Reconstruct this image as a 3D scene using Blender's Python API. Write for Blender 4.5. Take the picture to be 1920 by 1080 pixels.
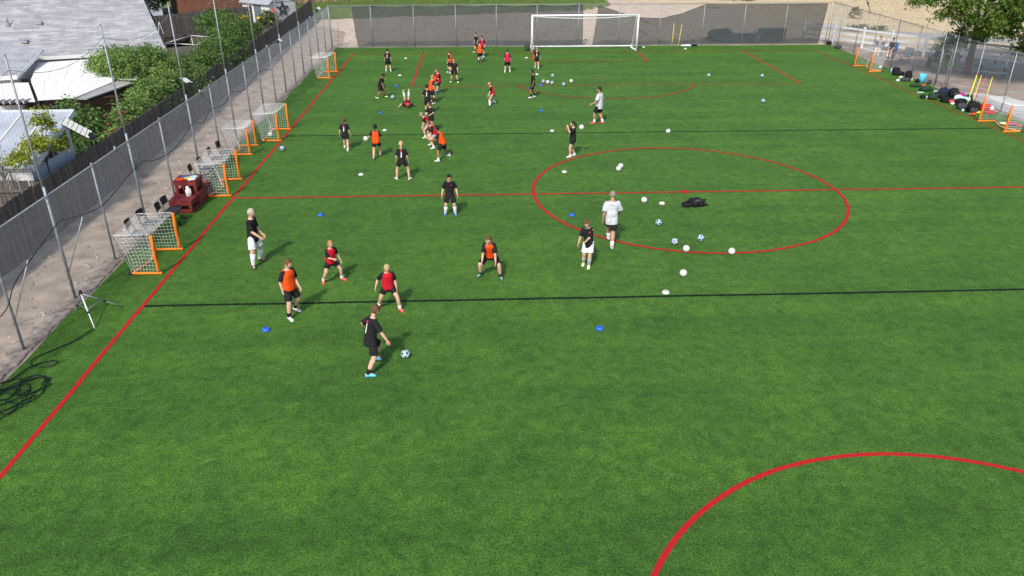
import bpy, bmesh, math, random
from mathutils import Vector, Matrix, noise
from mathutils.bvhtree import BVHTree

for _o in list(bpy.data.objects):
    bpy.data.objects.remove(_o)
sc = bpy.context.scene
COL = sc.collection
R = math.radians
V = Vector

# ------------------------------------------------------------------ camera
cam_d = bpy.data.cameras.new('camera')
cam = bpy.data.objects.new('camera', cam_d)
COL.objects.link(cam)
sc.camera = cam
cam_d.sensor_width = 36.0
cam_d.lens = 26.972
cam_d.clip_start = 0.1
cam_d.clip_end = 2000
_p, _y, _r = R(26.585), R(2.206), R(-0.065)
_fw = V((math.sin(_y) * math.cos(_p), math.cos(_y) * math.cos(_p), -math.sin(_p)))
_rt = _fw.cross(V((0, 0, 1))).normalized()
_up = _rt.cross(_fw)
_r2 = _rt * math.cos(_r) + _up * math.sin(_r)
_u2 = _up * math.cos(_r) - _rt * math.sin(_r)
_m = Matrix((_r2, _u2, -_fw)).transposed().to_4x4()
_m.translation = V((-7.209, -25.936, 9.262))
cam.matrix_world = _m

# ------------------------------------------------------------------ light
SUN_AZ, SUN_EL = 71.0, 45.0          # direction in which the light travels, height of the sun
w = bpy.data.worlds.new('World')
sc.world = w
w.use_nodes = True
nt = w.node_tree
nt.nodes.clear()
sky = nt.nodes.new('ShaderNodeTexSky')
sky.sky_type = 'NISHITA'
sky.sun_disc = False
sky.sun_elevation = R(SUN_EL)
sky.sun_rotation = R(199)
sky.air_density = 1.0
sky.dust_density = 2.5
sky.ozone_density = 1.0
bg = nt.nodes.new('ShaderNodeBackground')
bg.inputs['Strength'].default_value = 0.135
wo = nt.nodes.new('ShaderNodeOutputWorld')
nt.links.new(sky.outputs[0], bg.inputs[0])
nt.links.new(bg.outputs[0], wo.inputs[0])
sun_d = bpy.data.lights.new('sun', 'SUN')
sun_d.energy = 2.85
sun_d.angle = R(4.0)
sun_d.color = (1.0, 0.95, 0.87)
sun = bpy.data.objects.new('sun', sun_d)
COL.objects.link(sun)
_d = V((math.cos(R(SUN_AZ)) * math.cos(R(SUN_EL)), math.sin(R(SUN_AZ)) * math.cos(R(SUN_EL)), -math.sin(R(SUN_EL))))
sun.rotation_euler = _d.to_track_quat('-Z', 'Y').to_euler()
sun.location = (-10, -30, 40)
sc.view_settings.view_transform = 'Standard'
sc.view_settings.look = 'None'
sc.view_settings.gamma = 1.0
sc.view_settings.exposure = 0.35
sc.view_settings.use_curve_mapping = False
sc.cycles.max_bounces = 6
sc.cycles.transparent_max_bounces = 24

# ------------------------------------------------------------------ materials
MATS = {}


def mat(name, col, rough=0.8, metal=0.0, var=0.0, scale=20.0, bump=0.0, bscale=None, island=0.0, objrand=0.0,
        col2=None, spec=0.3, detail=4.0, stretch=None, alpha=None, trans=0.0):
    """Principled surface with noise variation of its own colour, optional per-piece variation and bump."""
    if name in MATS:
        return MATS[name]
    m = bpy.data.materials.new(name)
    MATS[name] = m
    m.use_nodes = True
    t = m.node_tree
    n = t.nodes
    L = t.links.new
    b = n['Principled BSDF']
    b.inputs['Roughness'].default_value = rough
    b.inputs['Metallic'].default_value = metal
    b.inputs['Specular IOR Level'].default_value = spec
    b.inputs['Base Color'].default_value = (*col, 1)
    geo = n.new('ShaderNodeNewGeometry')
    tc = n.new('ShaderNodeTexCoord')
    src = tc.outputs['Object']
    if stretch:
        mp = n.new('ShaderNodeMapping')
        mp.inputs['Scale'].default_value = stretch
        L(src, mp.inputs[0])
        src = mp.outputs[0]
    cur = None
    if var > 0 or col2:
        nz = n.new('ShaderNodeTexNoise')
        nz.inputs['Scale'].default_value = scale
        nz.inputs['Detail'].default_value = detail
        L(src, nz.inputs['Vector'])
        cr = n.new('ShaderNodeValToRGB')
        c2 = col2 if col2 else tuple(c * (1 - var) for c in col)
        c1 = col if col2 else tuple(min(1, c * (1 + var)) for c in col)
        cr.color_ramp.elements[0].position = 0.32
        cr.color_ramp.elements[1].position = 0.68
        cr.color_ramp.elements[0].color = (*c2, 1)
        cr.color_ramp.elements[1].color = (*c1, 1)
        L(nz.outputs['Fac'], cr.inputs[0])
        cur = cr.outputs[0]
    for amt, kind in ((island, 'i'), (objrand, 'o')):
        if amt > 0:
            hv = n.new('ShaderNodeHueSaturation')
            if cur:
                L(cur, hv.inputs['Color'])
            else:
                hv.inputs['Color'].default_value = (*col, 1)
            mr = n.new('ShaderNodeMapRange')
            mr.inputs['To Min'].default_value = 1 - amt
            mr.inputs['To Max'].default_value = 1 + amt
            if kind == 'i':
                L(geo.outputs['Random Per Island'], mr.inputs['Value'])
            else:
                oi = n.new('ShaderNodeObjectInfo')
                L(oi.outputs['Random'], mr.inputs['Value'])
            L(mr.outputs[0], hv.inputs['Value'])
            cur = hv.outputs[0]
    if cur:
        L(cur, b.inputs['Base Color'])
    if bump > 0:
        nb = n.new('ShaderNodeTexNoise')
        nb.inputs['Scale'].default_value = bscale or scale * 2
        nb.inputs['Detail'].default_value = 4
        L(src, nb.inputs['Vector'])
        bp = n.new('ShaderNodeBump')
        bp.inputs['Strength'].default_value = bump
        bp.inputs['Distance'].default_value = 0.02
        L(nb.outputs['Fac'], bp.inputs['Height'])
        L(bp.outputs[0], b.inputs['Normal'])
    out = n['Material Output']
    if trans > 0:
        tl = n.new('ShaderNodeBsdfTranslucent')
        if cur:
            L(cur, tl.inputs['Color'])
        else:
            tl.inputs['Color'].default_value = (*col, 1)
        mx = n.new('ShaderNodeMixShader')
        mx.inputs[0].default_value = trans
        L(b.outputs[0], mx.inputs[1])
        L(tl.outputs[0], mx.inputs[2])
        L(mx.outputs[0], out.inputs[0])
    if alpha is not None:
        tp = n.new('ShaderNodeBsdfTransparent')
        mx = n.new('ShaderNodeMixShader')
        mx.inputs[0].default_value = alpha
        L(tp.outputs[0], mx.inputs[1])
        L(b.outputs[0], mx.inputs[2])
        L(mx.outputs[0], out.inputs[0])
    return m


def turf_material():
    m = bpy.data.materials.new('turf')
    m.use_nodes = True
    t = m.node_tree
    n = t.nodes
    L = t.links.new
    b = n['Principled BSDF']
    b.inputs['Roughness'].default_value = 0.75
    b.inputs['Specular IOR Level'].default_value = 0.2
    b.inputs['Sheen Weight'].default_value = 0.07
    b.inputs['Sheen Roughness'].default_value = 0.5
    b.inputs['Sheen Tint'].default_value = (0.45, 0.85, 0.15, 1)
    tc = n.new('ShaderNodeTexCoord')

    def nz(scale, detail, rough=0.6, stretch=None, dist=0.0):
        x = n.new('ShaderNodeTexNoise')
        x.inputs['Scale'].default_value = scale
        x.inputs['Detail'].default_value = detail
        x.inputs['Roughness'].default_value = rough
        x.inputs['Distortion'].default_value = dist
        s = tc.outputs['Object']
        if stretch:
            mp = n.new('ShaderNodeMapping')
            mp.inputs['Scale'].default_value = stretch
            L(s, mp.inputs[0])
            s = mp.outputs[0]
        L(s, x.inputs['Vector'])
        return x.outputs['Fac']

    def ramp(src, a, bb, ca, cb):
        r = n.new('ShaderNodeValToRGB')
        r.color_ramp.elements[0].position = a
        r.color_ramp.elements[1].position = bb
        r.color_ramp.elements[0].color = ca
        r.color_ramp.elements[1].color = cb
        L(src, r.inputs[0])
        return r.outputs[0]

    def mixc(mode, fac, a, bb):
        x = n.new('ShaderNodeMix')
        x.data_type = 'RGBA'
        x.blend_type = mode
        x.inputs[0].default_value = fac
        L(a, x.inputs[6])
        L(bb, x.inputs[7])
        return x.outputs[2]
    fine = nz(26, 4, 0.8, dist=0.4)
    base = ramp(fine, 0.36, 0.64, (0.011, 0.048, 0.007, 1), (0.090, 0.226, 0.030, 1))
    blade = nz(90, 3, 0.8)
    g1 = ramp(blade, 0.36, 0.64, (0.5, 0.5, 0.5, 1), (1.55, 1.5, 1.45, 1))
    c = mixc('MULTIPLY', 0.85, base, g1)
    clump = nz(3.6, 7, 0.78, dist=0.6)
    g2 = ramp(clump, 0.36, 0.64, (0.56, 0.64, 0.66, 1), (1.46, 1.34, 1.30, 1))
    c = mixc('MULTIPLY', 0.9, c, g2)
    big = nz(0.45, 6, 0.7, dist=0.4)
    g3 = ramp(big, 0.36, 0.64, (0.80, 0.84, 0.86, 1), (1.20, 1.14, 1.05, 1))
    c = mixc('MULTIPLY', 1.0, c, g3)
    roll = nz(0.35, 4, 0.6, stretch=(0.10, 2.2, 1))       # rolls of carpet laid across the field
    g4 = ramp(roll, 0.38, 0.62, (0.84, 0.87, 0.88, 1), (1.13, 1.10, 1.06, 1))
    c = mixc('MULTIPLY', 1.0, c, g4)
    L(c, b.inputs['Base Color'])
    bp = n.new('ShaderNodeBump')
    bp.inputs['Strength'].default_value = 0.9
    bp.inputs['Distance'].default_value = 0.035
    hm = n.new('ShaderNodeMath')
    hm.operation = 'ADD'
    L(fine, hm.inputs[0])
    L(clump, hm.inputs[1])
    L(hm.outputs[0], bp.inputs['Height'])
    L(bp.outputs[0], b.inputs['Normal'])
    return m


def line_material(name, c1, c2, c3=None):
    """Coloured turf fibres with green showing through."""
    m = bpy.data.materials.new(name)
    m.use_nodes = True
    t = m.node_tree
    n = t.nodes
    L = t.links.new
    b = n['Principled BSDF']
    b.inputs['Roughness'].default_value = 0.8
    b.inputs['Specular IOR Level'].default_value = 0.15
    tc = n.new('ShaderNodeTexCoord')
    x = n.new('ShaderNodeTexNoise')
    x.inputs['Scale'].default_value = 55
    x.inputs['Detail'].default_value = 4
    L(tc.outputs['Object'], x.inputs['Vector'])
    r = n.new('ShaderNodeValToRGB')
    r.color_ramp.elements[0].position = 0.35
    r.color_ramp.elements[1].position = 0.62
    r.color_ramp.elements[0].color = (*c2, 1)
    r.color_ramp.elements[1].color = (*c1, 1)
    L(x.outputs['Fac'], r.inputs[0])
    L(r.outputs[0], b.inputs['Base Color'])
    bp = n.new('ShaderNodeBump')
    bp.inputs['Strength'].default_value = 0.7
    bp.inputs['Distance'].default_value = 0.02
    L(x.outputs['Fac'], bp.inputs['Height'])
    L(bp.outputs[0], b.inputs['Normal'])
    return m


def shingle_material(name, ca, cb, mortar, bw, bh):
    m = bpy.data.materials.new(name)
    m.use_nodes = True
    t = m.node_tree
    n = t.nodes
    L = t.links.new
    b = n['Principled BSDF']
    b.inputs['Roughness'].default_value = 0.9
    uv = n.new('ShaderNodeUVMap')
    br = n.new('ShaderNodeTexBrick')
    br.inputs['Color1'].default_value = (*ca, 1)
    br.inputs['Color2'].default_value = (*cb, 1)
    br.inputs['Mortar'].default_value = (*mortar, 1)
    br.inputs['Scale'].default_value = 1.0
    br.inputs['Mortar Size'].default_value = 0.004
    br.inputs['Mortar Smooth'].default_value = 0.6
    br.inputs['Brick Width'].default_value = bw
    br.inputs['Row Height'].default_value = bh
    L(uv.outputs[0], br.inputs['Vector'])
    nz = n.new('ShaderNodeTexNoise')
    nz.inputs['Scale'].default_value = 1.7
    nz.inputs['Detail'].default_value = 6
    L(uv.outputs[0], nz.inputs['Vector'])
    rp = n.new('ShaderNodeValToRGB')
    rp.color_ramp.elements[0].position = 0.3
    rp.color_ramp.elements[0].color = (0.78, 0.78, 0.8, 1)
    rp.color_ramp.elements[1].position = 0.7
    rp.color_ramp.elements[1].color = (1.1, 1.1, 1.1, 1)
    L(nz.outputs['Fac'], rp.inputs[0])
    mx = n.new('ShaderNodeMix')
    mx.data_type = 'RGBA'
    mx.blend_type = 'MULTIPLY'
    mx.inputs[0].default_value = 1
    L(br.outputs['Color'], mx.inputs[6])
    L(rp.outputs[0], mx.inputs[7])
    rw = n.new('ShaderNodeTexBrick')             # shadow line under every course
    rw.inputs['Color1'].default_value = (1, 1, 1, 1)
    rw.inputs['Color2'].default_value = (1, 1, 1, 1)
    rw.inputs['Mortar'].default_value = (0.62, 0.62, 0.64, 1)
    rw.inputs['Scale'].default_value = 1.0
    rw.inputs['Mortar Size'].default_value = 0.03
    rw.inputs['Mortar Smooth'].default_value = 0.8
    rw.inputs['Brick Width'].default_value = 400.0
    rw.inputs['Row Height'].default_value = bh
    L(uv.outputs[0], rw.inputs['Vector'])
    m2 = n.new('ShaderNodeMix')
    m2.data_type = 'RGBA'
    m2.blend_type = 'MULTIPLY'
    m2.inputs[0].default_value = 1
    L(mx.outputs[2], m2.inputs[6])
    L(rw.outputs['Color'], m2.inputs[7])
    L(m2.outputs[2], b.inputs['Base Color'])
    bp = n.new('ShaderNodeBump')
    bp.inputs['Strength'].default_value = 0.6
    bp.inputs['Distance'].default_value = 0.02
    L(br.outputs['Fac'], bp.inputs['Height'])
    bp.invert = True
    L(bp.outputs[0], b.inputs['Normal'])
    return m


M_turf = turf_material()
M_red = line_material('red_line_fibre', (0.56, 0.014, 0.020), (0.30, 0.014, 0.012))
M_redfar = line_material('worn_red_line_fibre', (0.36, 0.035, 0.018), (0.15, 0.055, 0.014))
M_dkline = line_material('dark_green_line_fibre', (0.006, 0.022, 0.010), (0.003, 0.012, 0.006))
galv = mat('galvanised_steel', (0.29, 0.31, 0.34), 0.5, 0.35, var=0.18, scale=6, spec=0.4)
wire = mat('galvanised_wire', (0.42, 0.44, 0.48), 0.55, 0.2, spec=0.4)
blackp = mat('black_plastic', (0.015, 0.015, 0.017), 0.5, spec=0.4)
blackm = mat('black_metal', (0.02, 0.02, 0.023), 0.45, spec=0.4)
whitep = mat('white_paint', (0.82, 0.82, 0.82), 0.45, var=0.04, scale=3)
netw = mat('white_net_cord', (0.72, 0.74, 0.74), 0.8)
netb = mat('black_net_cord', (0.03, 0.03, 0.035), 0.8)
orange = mat('orange_sleeve', (0.95, 0.23, 0.02), 0.6, var=0.12, scale=5)
orangefade = mat('faded_orange_sleeve', (0.85, 0.33, 0.20), 0.7, var=0.1, scale=5)
redwood = mat('red_stained_wood', (0.20, 0.028, 0.028), 0.65, var=0.4, scale=4, bump=0.3, stretch=(1, 8, 8), objrand=0.15)
oldwood = mat('weathered_grey_wood', (0.105, 0.092, 0.084), 0.9, var=0.45, scale=3.5, bump=0.4, stretch=(9, 9, 1), objrand=0.32)
tanwood = mat('tan_cedar_wood', (0.30, 0.20, 0.13), 0.9, var=0.4, scale=3.5, bump=0.3, stretch=(9, 9, 1), objrand=0.45)


# ------------------------------------------------------------------ mesh builder
class MB:
    def __init__(s):
        s.v, s.f, s.m, s.uv = [], [], [], None

    def add(s, vs, fs, mi=0):
        o = len(s.v)
        s.v.extend(tuple(x) for x in vs)
        s.f.extend(tuple(i + o for i in f) for f in fs)
        s.m.extend([mi] * len(fs))
        return s

    def box(s, c, size, rot=None, mi=0, taper=1.0):
        hx, hy, hz = size[0] / 2, size[1] / 2, size[2] / 2
        vs = []
        for z in (-1, 1):
            k = taper if z > 0 else 1
            for x, y in ((-1, -1), (1, -1), (1, 1), (-1, 1)):
                p = V((x * hx * k, y * hy * k, z * hz))
                if rot is not None:
                    p = rot @ p
                vs.append(p + V(c))
        return s.add(vs, [(3, 2, 1, 0), (4, 5, 6, 7), (0, 1, 5, 4), (1, 2, 6, 5), (2, 3, 7, 6), (3, 0, 4, 7)], mi)

    def bar(s, a, b, wd, th, mi=0, up=(0, 0, 1)):
        a, b = V(a), V(b)
        d = (b - a)
        L = d.length
        x = d.normalized()
        u = V(up)
        y = u.cross(x)
        if y.length < 1e-4:
            y = V((0, 1, 0)).cross(x)
        y.normalize()
        z = x.cross(y)
        rot = Matrix((x, y, z)).transposed()
        return s.box((a + b) / 2, (L, wd, th), rot, mi)

    def tube(s, pts, rad, n=8, cap=True, mi=0, rnd=False):
        pts = [V(p) for p in pts]
        k = len(pts)
        if not hasattr(rad, '__len__'):
            rad = [rad] * k
        rad = list(rad)
        if rnd:
            a = (pts[0] - pts[1]).normalized()
            b = (pts[-1] - pts[-2]).normalized()
            r0, r1 = rad[0], rad[-1]
            pts = [pts[0] + a * r0 * .95, pts[0] + a * r0 * .6] + pts + [pts[-1] + b * r1 * .6, pts[-1] + b * r1 * .95]
            rad = [r0 * .25, r0 * .78] + rad + [r1 * .78, r1 * .25]
            k += 4
        vs, fs = [], []
        prev = None
        for i in range(k):
            if i == 0:
                t = pts[1] - pts[0]
            elif i == k - 1:
                t = pts[-1] - pts[-2]
            else:
                t = (pts[i + 1] - pts[i]).normalized() + (pts[i] - pts[i - 1]).normalized()
            if t.length < 1e-9:
                t = V((0, 0, 1))
            t.normalize()
            if prev is None:
                u = t.cross(V((0, 0, 1)) if abs(t.z) < .9 else V((0, 1, 0)))
            else:
                u = prev - t * prev.dot(t)
            u.normalize()
            prev = u
            w_ = t.cross(u)
            for j in range(n):
                a = 2 * math.pi * j / n
                vs.append(pts[i] + (u * math.cos(a) + w_ * math.sin(a)) * rad[i])
        for i in range(k - 1):
            for j in range(n):
                fs.append((i * n + j, i * n + (j + 1) % n, (i + 1) * n + (j + 1) % n, (i + 1) * n + j))
        if cap:
            fs.append(tuple(range(n - 1, -1, -1)))
            fs.append(tuple(range((k - 1) * n, k * n)))
        return s.add(vs, fs, mi)

    def loft(s, rings, cap=True, mi=0):
        n = len(rings[0])
        vs = [p for r in rings for p in r]
        fs = []
        for i in range(len(rings) - 1):
            for j in range(n):
                fs.append((i * n + j, i * n + (j + 1) % n, (i + 1) * n + (j + 1) % n, (i + 1) * n + j))
        if cap:
            fs.append(tuple(range(n - 1, -1, -1)))
            fs.append(tuple(range((len(rings) - 1) * n, len(rings) * n)))
        return s.add(vs, fs, mi)

    def lathe(s, prof, n=16, c=(0, 0, 0), mi=0, cap=False):
        rings = []
        for r, z in prof:
            rings.append([V((c[0] + r * math.cos(2 * math.pi * j / n), c[1] + r * math.sin(2 * math.pi * j / n), c[2] + z)) for j in range(n)])
        return s.loft(rings, cap, mi)

    def ball(s, c, r, nu=10, nv=7, mi=0, rot=None):
        """ellipsoid, r = (rx, ry, rz)"""
        c = V(c)
        if not hasattr(r, '__len__'):
            r = (r, r, r)
        rings = []
        for i in range(nv + 1):
            th = -math.pi / 2 + math.pi * (i + .001) / (nv + .002)
            ring = []
            for j in range(nu):
                a = 2 * math.pi * j / nu
                p = V((r[0] * math.cos(th) * math.cos(a), r[1] * math.cos(th) * math.sin(a), r[2] * math.sin(th)))
                if rot is not None:
                    p = rot @ p
                ring.append(c + p)
            rings.append(ring)
        return s.loft(rings, True, mi)

    def mesh(s, name, mats, smooth=False):
        me = bpy.data.meshes.new(name)
        me.from_pydata(s.v, [], s.f)
        if not isinstance(mats, (list, tuple)):
            mats = [mats]
        for m in mats:
            me.materials.append(m)
        if len(mats) > 1:
            me.polygons.foreach_set('material_index', s.m)
        if smooth:
            me.polygons.foreach_set('use_smooth', [True] * len(s.f))
        me.update()
        return me

    def build(s, name, mats, parent=None, smooth=False, loc=(0, 0, 0), rz=0.0):
        return inst(name, s.mesh(name, mats, smooth), parent, loc, rz)


def inst(name, me, parent=None, loc=(0, 0, 0), rz=0.0, scale=None, rot=None):
    o = bpy.data.objects.new(name, me)
    COL.objects.link(o)
    if parent is not None:
        o.parent = parent
    o.location = loc
    o.rotation_euler = rot if rot is not None else (0, 0, rz)
    if scale is not None:
        o.scale = scale
    return o


def tag(o, label=None, cat=None, group=None, kind=None):
    if label:
        o['label'] = label
    if cat:
        o['category'] = cat
    if group:
        o['group'] = group
    if kind:
        o['kind'] = kind
    return o


def empty(name, loc, rz, label, cat, group=None):
    o = bpy.data.objects.new(name, None)
    COL.objects.link(o)
    o.empty_display_size = 0.2
    o.location = loc
    o.rotation_euler = (0, 0, rz)
    return tag(o, label, cat, group)


def nz3(x, y=0.0, z=0.0):
    return noise.noise(V((x, y, z)))


# ------------------------------------------------------------------ the ground
def sheet(name, pts, z, material, jitter=0.0, step=1.0, seed=0, label=None):
    """A flat sheet from an outline, its edge made uneven."""
    out = []
    for i in range(len(pts)):
        a, b = V((*pts[i], 0)), V((*pts[(i + 1) % len(pts)], 0))
        n = max(1, int((b - a).length / step)) if jitter else 1
        for k in range(n):
            p = a.lerp(b, k / n)
            if jitter:
                p.x += nz3(p.x * .7 + seed, p.y * .7, 1.3) * jitter
                p.y += nz3(p.x * .7, p.y * .7 + seed, 7.1) * jitter
            out.append((p.x, p.y, z))
    bm = bmesh.new()
    vs = [bm.verts.new(p) for p in out]
    f = bm.faces.new(vs)
    bmesh.ops.triangulate(bm, faces=[f])
    for f in bm.faces:
        if f.normal.z < 0:
            f.normal_flip()
    me = bpy.data.meshes.new(name)
    bm.to_mesh(me)
    bm.free()
    me.materials.append(material)
    o = inst(name, me)
    tag(o, label, None, None, 'structure')
    return o


M_sand = mat('sandy_soil', (0.50, 0.40, 0.31), 0.95, var=0.22, scale=0.9, bump=0.5, bscale=5, detail=8, stretch=(1, 2.2, 1))
M_alley = mat('alley_dirt', (0.43, 0.345, 0.27), 0.95, col2=(0.22, 0.178, 0.14), scale=1.5, bump=0.6, bscale=6, detail=9)
M_dirt = mat('brown_dirt', (0.30, 0.235, 0.19), 0.95, var=0.22, scale=0.8, bump=0.5, bscale=7, detail=8)
M_straw = mat('dry_grass_soil', (0.58, 0.48, 0.32), 0.95, col2=(0.44, 0.35, 0.22), scale=0.45, bump=0.7, bscale=4, detail=9, stretch=(1, 2.5, 1))
M_green = mat('rough_grass_soil', (0.10, 0.19, 0.04), 0.95, col2=(0.16, 0.21, 0.06), scale=0.8, bump=0.6, bscale=8, detail=8)
M_yard = mat('yard_soil', (0.14, 0.12, 0.10), 0.95, col2=(0.07, 0.075, 0.05), scale=0.7, bump=0.5, bscale=5, detail=8)
M_conc = mat('pale_concrete', (0.46, 0.45, 0.44), 0.9, var=0.12, scale=1.1, bump=0.2, bscale=20, detail=8)
M_path = mat('grey_gravel', (0.33, 0.32, 0.31), 0.95, var=0.15, scale=2.5, bump=0.4, bscale=30)

sheet('ground', [(-600, -600), (600, -600), (600, 900), (-600, 900)], -0.03, M_sand)
sheet('alley', [(-20.9, -60), (-17.5, -60), (-17.5, 34), (-18.3, 40), (-21.6, 44), (-21.2, 30)], -0.016, M_alley, .25, 1.2, 3)
sheet('yard', [(-60, -60), (-20.7, -60), (-21.4, 46), (-60, 70)], -0.012, M_yard)
sheet('dirt_yard', [(18.2, -20), (60, -20), (60, 28), (27, 26.5), (19, 34), (18.2, 32.5)], -0.018, M_dirt, .3, 1.5, 9)
sheet('dry_field', [(7, 62), (13, 56), (17.2, 55), (18.5, 40), (22, 33.5), (31, 25.5), (90, 22), (90, 140), (7, 140)], -0.022, M_straw, .9, 1.5, 5)
sheet('rough_verge', [(-40, 46), (-20.6, 47.2), (-19, 48.2), (-14, 49.8), (-7, 52), (-1, 54.2), (1.8, 57.2), (4.8, 61), (7, 66), (-20, 140), (-60, 140)], -0.024, M_green, .8, 1.0, 2)
sheet('path', [(18.4, 42.5), (22, 38.6), (24.7, 36.1), (29, 33.2), (40, 28.5), (40, 31.5), (29.5, 36.6), (25, 38.2), (22.3, 40.2), (19.5, 43.5)], -0.008, M_path, .3, 1, 4)
sheet('court', [(18.75, -4), (30, -4), (30, 9.5), (21.3, 13.2), (20.3, 15.1), (18.75, 16.1)], -0.010, M_conc, .08, .8, 6)
paintw = mat('white_court_paint', (0.7, 0.7, 0.7), 0.8, var=0.2, scale=9)
for a, b in (((19.6, 17.6), (20.9, 16.2)), ((21.6, 15.5), (23.5, 14.7)), ((19.2, 12.6), (20.6, 10.6)), ((19.0, 10.1), (22.4, 9.3))):
    mb = MB().bar((*a, 0.0), (*b, 0.0), 0.06, 0.004)
    tag(mb.build('court_line', paintw), None, None, None, 'structure')
sheet('turf', [(-17.72, -45), (18.38, -45), (18.38, 31.62), (-17.72, 31.85)], 0.0, M_turf, .10, .6, 11)
# cracked concrete kerb between turf and alley
mb = MB()
y = -16.0
rnd = random.Random(4)
kerb_me = []
for k in range(3):
    q = MB()
    n = 6
    rings = []
    for i in range(n + 1):
        t = i / n
        e = .13 * nz3(t * 5, k * 9.1)
        f2 = .10 * nz3(t * 5, k * 5.1, 4)
        h = .035 + .02 * nz3(t * 5, k, 8)
        rings.append([V((-.26 + e, t * 1.9, -.03)), V((-.23 + e, t * 1.9, h)), V((.20 + f2, t * 1.9, h * .8)), V((.24 + f2, t * 1.9, -.03))])
    q.loft(rings, True)
    kerb_me.append(q.mesh('kerb_stone', mat('old_kerb_concrete', (0.27, 0.225, 0.19), 0.95, var=0.5, scale=4.5, bump=0.6, bscale=14)))
kerb = bpy.data.objects.new('kerb', None)
COL.objects.link(kerb)
tag(kerb, None, None, None, 'structure')
k = 0
while y < 31:
    inst('kerb_stone', kerb_me[k % 3], kerb, (-18.0 + .03 * nz3(y), y, 0), R(rnd.uniform(-1, 1)))
    y += 1.93
    k += 1


# ------------------------------------------------------------------ painted lines
def ribbon(name, pts, wd, material, z=0.006, close=False, seed=0, rough=.17):
    vs, fs = [], []
    n = len(pts)
    for i in range(n):
        a = V((*pts[(i - 1) % n if close else max(0, i - 1)], 0))
        b = V((*pts[(i + 1) % n if close else min(n - 1, i + 1)], 0))
        t = (b - a).normalized()
        u = V((-t.y, t.x, 0))
        p = V((*pts[i], z))
        e1 = wd / 2 * (1 + rough * 2 * nz3(i * .9, seed, 1.1))
        e2 = wd / 2 * (1 + rough * 2 * nz3(i * .9, seed, 5.7))
        off = u * (.018 * nz3(i * .02, seed + 3.3) + .006 * nz3(i * .13, seed + 8.3))
        vs += [p + u * e1 + off, p - u * e2 + off]
    for i in range(n if close else n - 1):
        j = (i + 1) % n
        fs.append((2 * i, 2 * i + 1, 2 * j + 1, 2 * j))
    mb = MB().add(vs, fs)
    for q in range(len(mb.f)):
        pass
    o = mb.build(name, material)
    tag(o, None, None, None, 'structure')
    return o


def seg(a, b, step=.05):
    a, b = V(a), V(b)
    n = max(2, int((b - a).length / step))
    return [tuple(a.lerp(b, i / n)) for i in range(n + 1)]


def arc(c, r, a0, a1, step=.05):
    n = max(6, int(abs(R(a1 - a0)) * r / step))
    return [(c[0] + r * math.cos(R(a0 + (a1 - a0) * i / n)), c[1] + r * math.sin(R(a0 + (a1 - a0) * i / n))) for i in range(n + 1)]


ribbon('touchline', seg((-16.05, -30), (-16.05, 29.2)), .100, M_red, seed=1)
ribbon('touchline', seg((16.37, -30), (16.37, 29.2)), .10, M_redfar, seed=2)
ribbon('goal_line', seg((-16.1, 29.2), (16.4, 29.2)), .10, M_redfar, z=.010, seed=3)
ribbon('halfway_line', seg((-16.0, 0), (16.3, 0.0)), .098, M_red, z=.010, seed=4)
ribbon('centre_circle', arc((0.03, 0.05), 5.47, 0, 360)[:-1], .100, M_red, z=.014, close=True, seed=5)
ribbon('penalty_line', seg((-11.2, 18.25), (11.2, 18.25)), .10, M_redfar, seed=6)
ribbon('penalty_line', seg((-11.2, 18.3), (-11.2, 29.15)), .100, M_red, seed=7)
ribbon('penalty_line', seg((11.2, 18.3), (11.2, 29.15)), .10, M_red, seed=8)
ribbon('goal_area_line', seg((3.75, 29.15), (3.75, 25.65)), .105, M_red, seed=9)
ribbon('goal_area_line', seg((-3.75, 29.15), (-3.75, 25.65)), .105, M_red, seed=10)
ribbon('goal_area_line', seg((-3.7, 25.6), (3.8, 25.6)), .10, M_redfar, z=.010, seed=11)
_a = math.degrees(math.asin((20.24 - 18.25) / 5.47))
ribbon('penalty_arc', arc((-0.05, 20.24), 5.47, 180 + _a, 360 - _a), .12, M_redfar, z=.010, seed=12)
ribbon('penalty_arc', arc((0.02, -20.12), 5.42, -20, 200), .100, M_red, seed=13)
ribbon('cross_line', seg((-16.0, 8.1), (16.3, 8.1)), .10, M_dkline, seed=14, rough=.3)
ribbon('cross_line', seg((-16.0, -8.1), (16.3, -8.1)), .10, M_dkline, seed=15, rough=.3)
mb = MB()
mb.add([(.16 * math.cos(R(a)), .16 * math.sin(R(a)), .018) for a in range(0, 360, 20)], [tuple(range(18))])
tag(mb.build('centre_spot', M_red), None, None, None, 'structure')
mb = MB().box((-0.1, 20.24, .008), (.32, .16, .006))
tag(mb.build('penalty_spot', M_redfar), None, None, None, 'structure')


# ------------------------------------------------------------------ nets and chain link
def rod(mb, a, b, r, mi=0):
    """cheap three-sided cord"""
    a, b = V(a), V(b)
    t = (b - a)
    if t.length < 1e-6:
        return
    t.normalize()
    u = t.cross(V((.3, .5, .81)))
    u.normalize()
    w_ = t.cross(u)
    vs = []
    for p in (a, b):
        for k in range(3):
            an = k * 2.0944
            vs.append(p + (u * math.cos(an) + w_ * math.sin(an)) * r)
    mb.add(vs, [(0, 1, 4, 3), (1, 2, 5, 4), (2, 0, 3, 5)], mi)


def chain_mesh(L, H, cell=.056, r=.0015):
    mb = MB()
    s = -H
    while s < L:
        # rising line x = s + z
        z0, z1 = max(0, -s), min(H, L - s)
        if z1 > z0:
            rod(mb, (s + z0, .003, z0), (s + z1, .003, z1), r)
            rod(mb, (L - s - z0, -.003, z0), (L - s - z1, -.003, z1), r)
        s += cell
    return mb


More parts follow.
